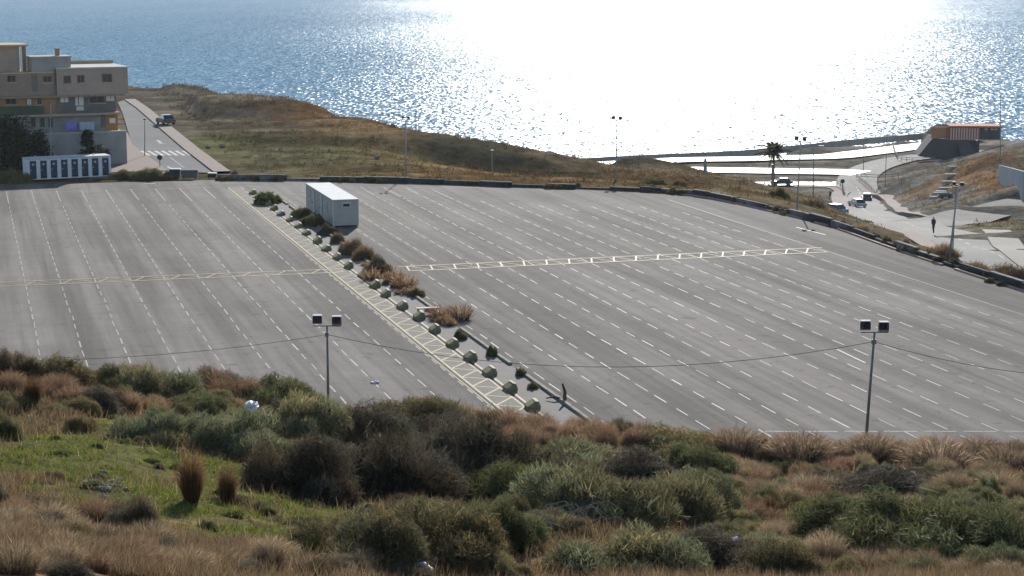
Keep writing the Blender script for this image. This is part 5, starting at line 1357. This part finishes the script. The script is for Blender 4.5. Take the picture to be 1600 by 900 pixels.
# ---- trees and palm
m_bark = MAT("tree_bark", (.09, .07, .055), (.06, .048, .038), scale=4)
def tree(name, label, p, w, h, cols, n, conif=False, leaf=.28):
    Rr = np.random.default_rng(int(abs(p[0] * 10))); o = thing(name, label, "tree", p)
    mb = MB().tube([(0, 0, -.3), (.08, 0, h * .4), (0.02, .05, h * .85)], [w * .05, w * .035, w * .01], 7)
    for i in range(9):
        a = Rr.uniform(0, 6.28); z0 = h * Rr.uniform(.2, .6); q = w * Rr.uniform(.2, .42)
        mb.tube([(0.03, 0, z0), (q * .5 * math.cos(a), q * .5 * math.sin(a), z0 + h * .12), (q * math.cos(a), q * math.sin(a), z0 + h * .2)], [w * .02, w * .012, w * .005], 5)
    part("trunk", mb, m_bark, o)
    K = 26; kz = Rr.uniform(.08, 1, K); kr = (1.02 - kz) * .5 * w if conif else w * .5 * np.sqrt(np.clip(1 - (kz * 2 - 1) ** 2 * .8, 0, 1)) * .8
    a = Rr.uniform(0, 6.28, K); kc = np.stack([kr * .7 * np.cos(a), kr * .7 * np.sin(a), kz * h * .92], -1); cs = w * (.13 if conif else .2)
    k = Rr.integers(0, K, n); pos = kc[k] + Rr.normal(size=(n, 3)) * cs * np.array([.6, .6, .5]); pos[:, 2] = np.clip(pos[:, 2], .15, h)
    d = norm(Rr.normal(size=(n, 3)) + np.array([0, 0, .3])); L = Rr.uniform(.6, 1.3, n) * leaf; W = L * .6
    link("crown", np_mesh("crown", blades(pos, d, L, W, Rr), 3, fol, pal(Rr, n, cols, [3, 3, 1.5])), o)
DKG = [(.03, .042, .022), (.022, .03, .018), (.05, .06, .03)]
p = gp(22, 268); tree("broadleaf_tree", "dark broad tree in front of the apartment terrace", p, 5.2, 6.2, DKG, 5200)
p = gp(-35, 272); tree("broadleaf_tree", "dark tree at the end of the toilet cabins", p, 4.6, 5.5, DKG, 4200)
p = gp(138, 262); tree("conifer_tree", "pointed dark conifer behind the toilet cabins", p, 2.6, 4.4, DKG, 3800, True)
p = gp(158, 263); tree("broadleaf_tree", "small pale green tree beside the pointed conifer", p, 2.0, 2.6, [(.09, .10, .06), (.06, .07, .04), (.14, .14, .09)], 1600)
p = gp(62, 266); tree("broadleaf_tree", "small dark tree between broad tree and lamp", p, 2.6, 4.4, DKG, 2400)
def palm(label, p, h, r):
    o = thing("palm_tree", label, "palm", p); Rr = np.random.default_rng(4)
    part("trunk", MB().tube([(0, 0, -.5), (.05, 0, h * .5), (0, 0, h)], [.24, .17, .2], 8), m_bark, o)
    V = []; cols = []
    for i in range(46):
        a = Rr.uniform(0, 6.28); el = Rr.uniform(-.3, 1.3); pts = []
        for k in range(9):
            t = k / 8; pts.append(np.array([math.cos(a) * math.cos(el) * r * t, math.sin(a) * math.cos(el) * r * t, h + math.sin(el) * r * t * .9 - .38 * r * t * t]))
        for k in range(8):
            A, Bq = pts[k], pts[k + 1]; dr = norm(Bq - A); sd_ = norm(np.cross(dr, [0, 0, 1.0]))
            for s in (-1, 1):
                for q in (0.0, .5):
                    b_ = A + (Bq - A) * q; tip = b_ + (sd_ * s * .8 + dr * .5 - np.array([0, 0, .25])) * r * .26 * (1.1 - k / 9)
                    V += [b_, b_ + dr * .26, tip]; cols.append((.06, .07, .035) if Rr.random() < .7 else (.11, .10, .05))
    link("crown", np_mesh("crown", np.array(V), 3, fol, np.array(cols)), o)
b_ = at(1208, 287, 300); b_[2] = float(terrain_z(np.array([b_[0]]), np.array([b_[1]]))[0])
palm("palm tree standing against the glittering sea", b_, at(1208, 238, 300)[2] - b_[2], 3.4)

# ---- litter, stones and branches
m_bag = MAT("white_plastic", (.68, .68, .66), (.55, .55, .54), rough=0.5); m_stone = MAT("rubble_stone", (.22, .205, .185), (.13, .122, .11), scale=3)
def lump(name, p, s, mat, label, cat, seed, group=None, flat=.6):
    Rr = np.random.default_rng(seed); me = bpy.data.meshes.new(name); import bmesh
    bm = bmesh.new(); bmesh.ops.create_icosphere(bm, subdivisions=3, radius=1.0)
    for v in bm.verts:
        k = 1 + .75 * (float(fbm(np.array([v.co.x * 1.9 + seed]), np.array([v.co.y * 1.9 + v.co.z * 2.6]), seed, 3)[0]) - .5) * 2; v.co *= max(.3, k)
    bm.to_mesh(me); bm.free(); me.materials.append(mat)
    o = link(name, me, None, p + np.array([0, 0, s * flat * .35]), Rr.uniform(0, 6.28), label, cat, group); o.scale = (s, s * .8, s * flat); return o
for k, (px, py, s, lab) in enumerate([(395, 672, .24, "white plastic bag caught in the grey green bushes"), (586, 609, .22, "white plastic bag at the lane ends near the upright mast"), (1093, 802, .10, "small white bag snagged on the pale broom bush"), (655, 896, .22, "white sack lying below the olive bushes"),
                                     (1146, 898, .07, "white bottle in the purplish grey bush"), (716, 780, .06, "white scrap in front of the thicket"), (965, 660, .12, "white scrap by the rust grass"), (1500, 705, .1, "white scrap by the reeds")]):
    p = hit(px, py)
    if p is not None:
        up_ = {0: .75, 2: 1.1, 4: .85, 3: .1, 1: .3}.get(k, .05)
        lump("plastic_bag", p + np.array([0, -.15, up_]), s, m_bag, lab, "litter", 30 + k)
for k in range(34):
    a = R3.uniform(0, 6.28); px, py = 165 + R3.gauss(0, 16), 757 + R3.gauss(0, 8); p = hit(px, py)
    if p is not None: lump("rubble_stone", p, R3.uniform(.03, .10), m_stone, "grey stone in the rubble heap on the green turf", "stone", 60 + k, "rubble heap on the turf")
for k in range(60):
    px = R3.choice([1300, 1320, 1345, 1500, 1540, 1570, 1590]) + R3.gauss(0, 16); py = 703 + R3.gauss(0, 8) + (px - 1300) * .035; p = hit(px, py)
    if p is not None: lump("rubble_stone", p, R3.uniform(.06, .24), m_stone if R3.random() < .7 else m_conc, "pale broken stone along the car park edge below the reeds", "stone", 160 + k, "rubble along the car park edge")
for k in range(14):
    px, py = R3.uniform(270, 620), R3.uniform(150, 255); p = gp(px, py)
    p[2] = float(terrain_z(np.array([p[0]]), np.array([p[1]]))[0])
    lump("field_stone", p + np.array([0, 0, .1]), R3.uniform(.15, .45), m_stone, "pale stone lying in the brown field behind the wall", "stone", 260 + k, "stones in the brown field")
br = hit(868, 838)
if br is not None:
    m_br = MAT("bleached_wood", (.30, .26, .21), (.20, .17, .14), scale=5)
    o = thing("dead_branch", "bleached dead branches arching from the hollow beside the broom bush", "branch", br)
    for i in range(22):
        a = R3.uniform(-.9, 1.3) + (3.14 if i % 4 == 0 else 0); L = R3.uniform(.5, 1.7); q = R3.uniform(-.9, .7); hh = R3.uniform(.3, .9)
        part("branch", MB().tube([(q, 0, R3.uniform(0, .3)), (q + L * .35 * math.cos(a), -.3, hh), (q + L * .7 * math.cos(a), -.5, hh + .15), (q + L * math.cos(a), -.6, hh - .1)], [.014, .011, .008, .004], 5), m_br, o)
# boards and leaning trunk on the island
pb = gp(668, 491)
o = thing("fallen_board", "pink board propped between an olive block and a dead plant", "board", pb, math.radians(12))
part("panel", MB().add([(-.75, -.3, .40), (.75, -.3, .40), (.75, .35, .36), (-.75, .35, .36), (-.75, -.3, .46), (.75, -.3, .46), (.75, .35, .42), (-.75, .35, .42)], [(3, 2, 1, 0), (4, 5, 6, 7), (0, 1, 5, 4), (1, 2, 6, 5), (2, 3, 7, 6), (3, 0, 4, 7)]), MAT("pink_board", (.48, .33, .28), (.40, .28, .24)), o)
for x in (-.6, .6): part("leg", MB().bb(x - .05, x + .05, -.1, .1, 0, .37), m_conc, o)
pb = gp(882, 627)
o = thing("dead_tree", "short reddish dead tree leaning at the kerb end", "dead tree", pb)
part("trunk", MB().tube([(0, 0, 0), (.02, 0, .5), (-.12, 0, .95)], [.11, .09, .05], 7), MAT("reddish_bark", (.16, .09, .07), (.11, .065, .05)), o); part("branch", MB().tube([(0, 0, .06), (-.5, .1, .22), (-.95, .2, .12)], [.08, .06, .03], 6), m_bark, o)

# ================================================================== sea air
m = bpy.data.materials.new("sea_haze"); m.use_nodes = True; t = m.node_tree; t.nodes.clear()
out = N(t, "ShaderNodeOutputMaterial"); pv = N(t, "ShaderNodeVolumePrincipled"); pv.inputs["Color"].default_value = (.95, .96, 1, 1); pv.inputs["Density"].default_value = 0.000035; pv.inputs["Anisotropy"].default_value = .35
t.links.new(pv.outputs[0], out.inputs["Volume"])
link("haze", MB().bb(-6500, 6500, -60, 9500, -40, 34).mesh("haze", m), kind="stuff", label="thin sea haze over the whole place")
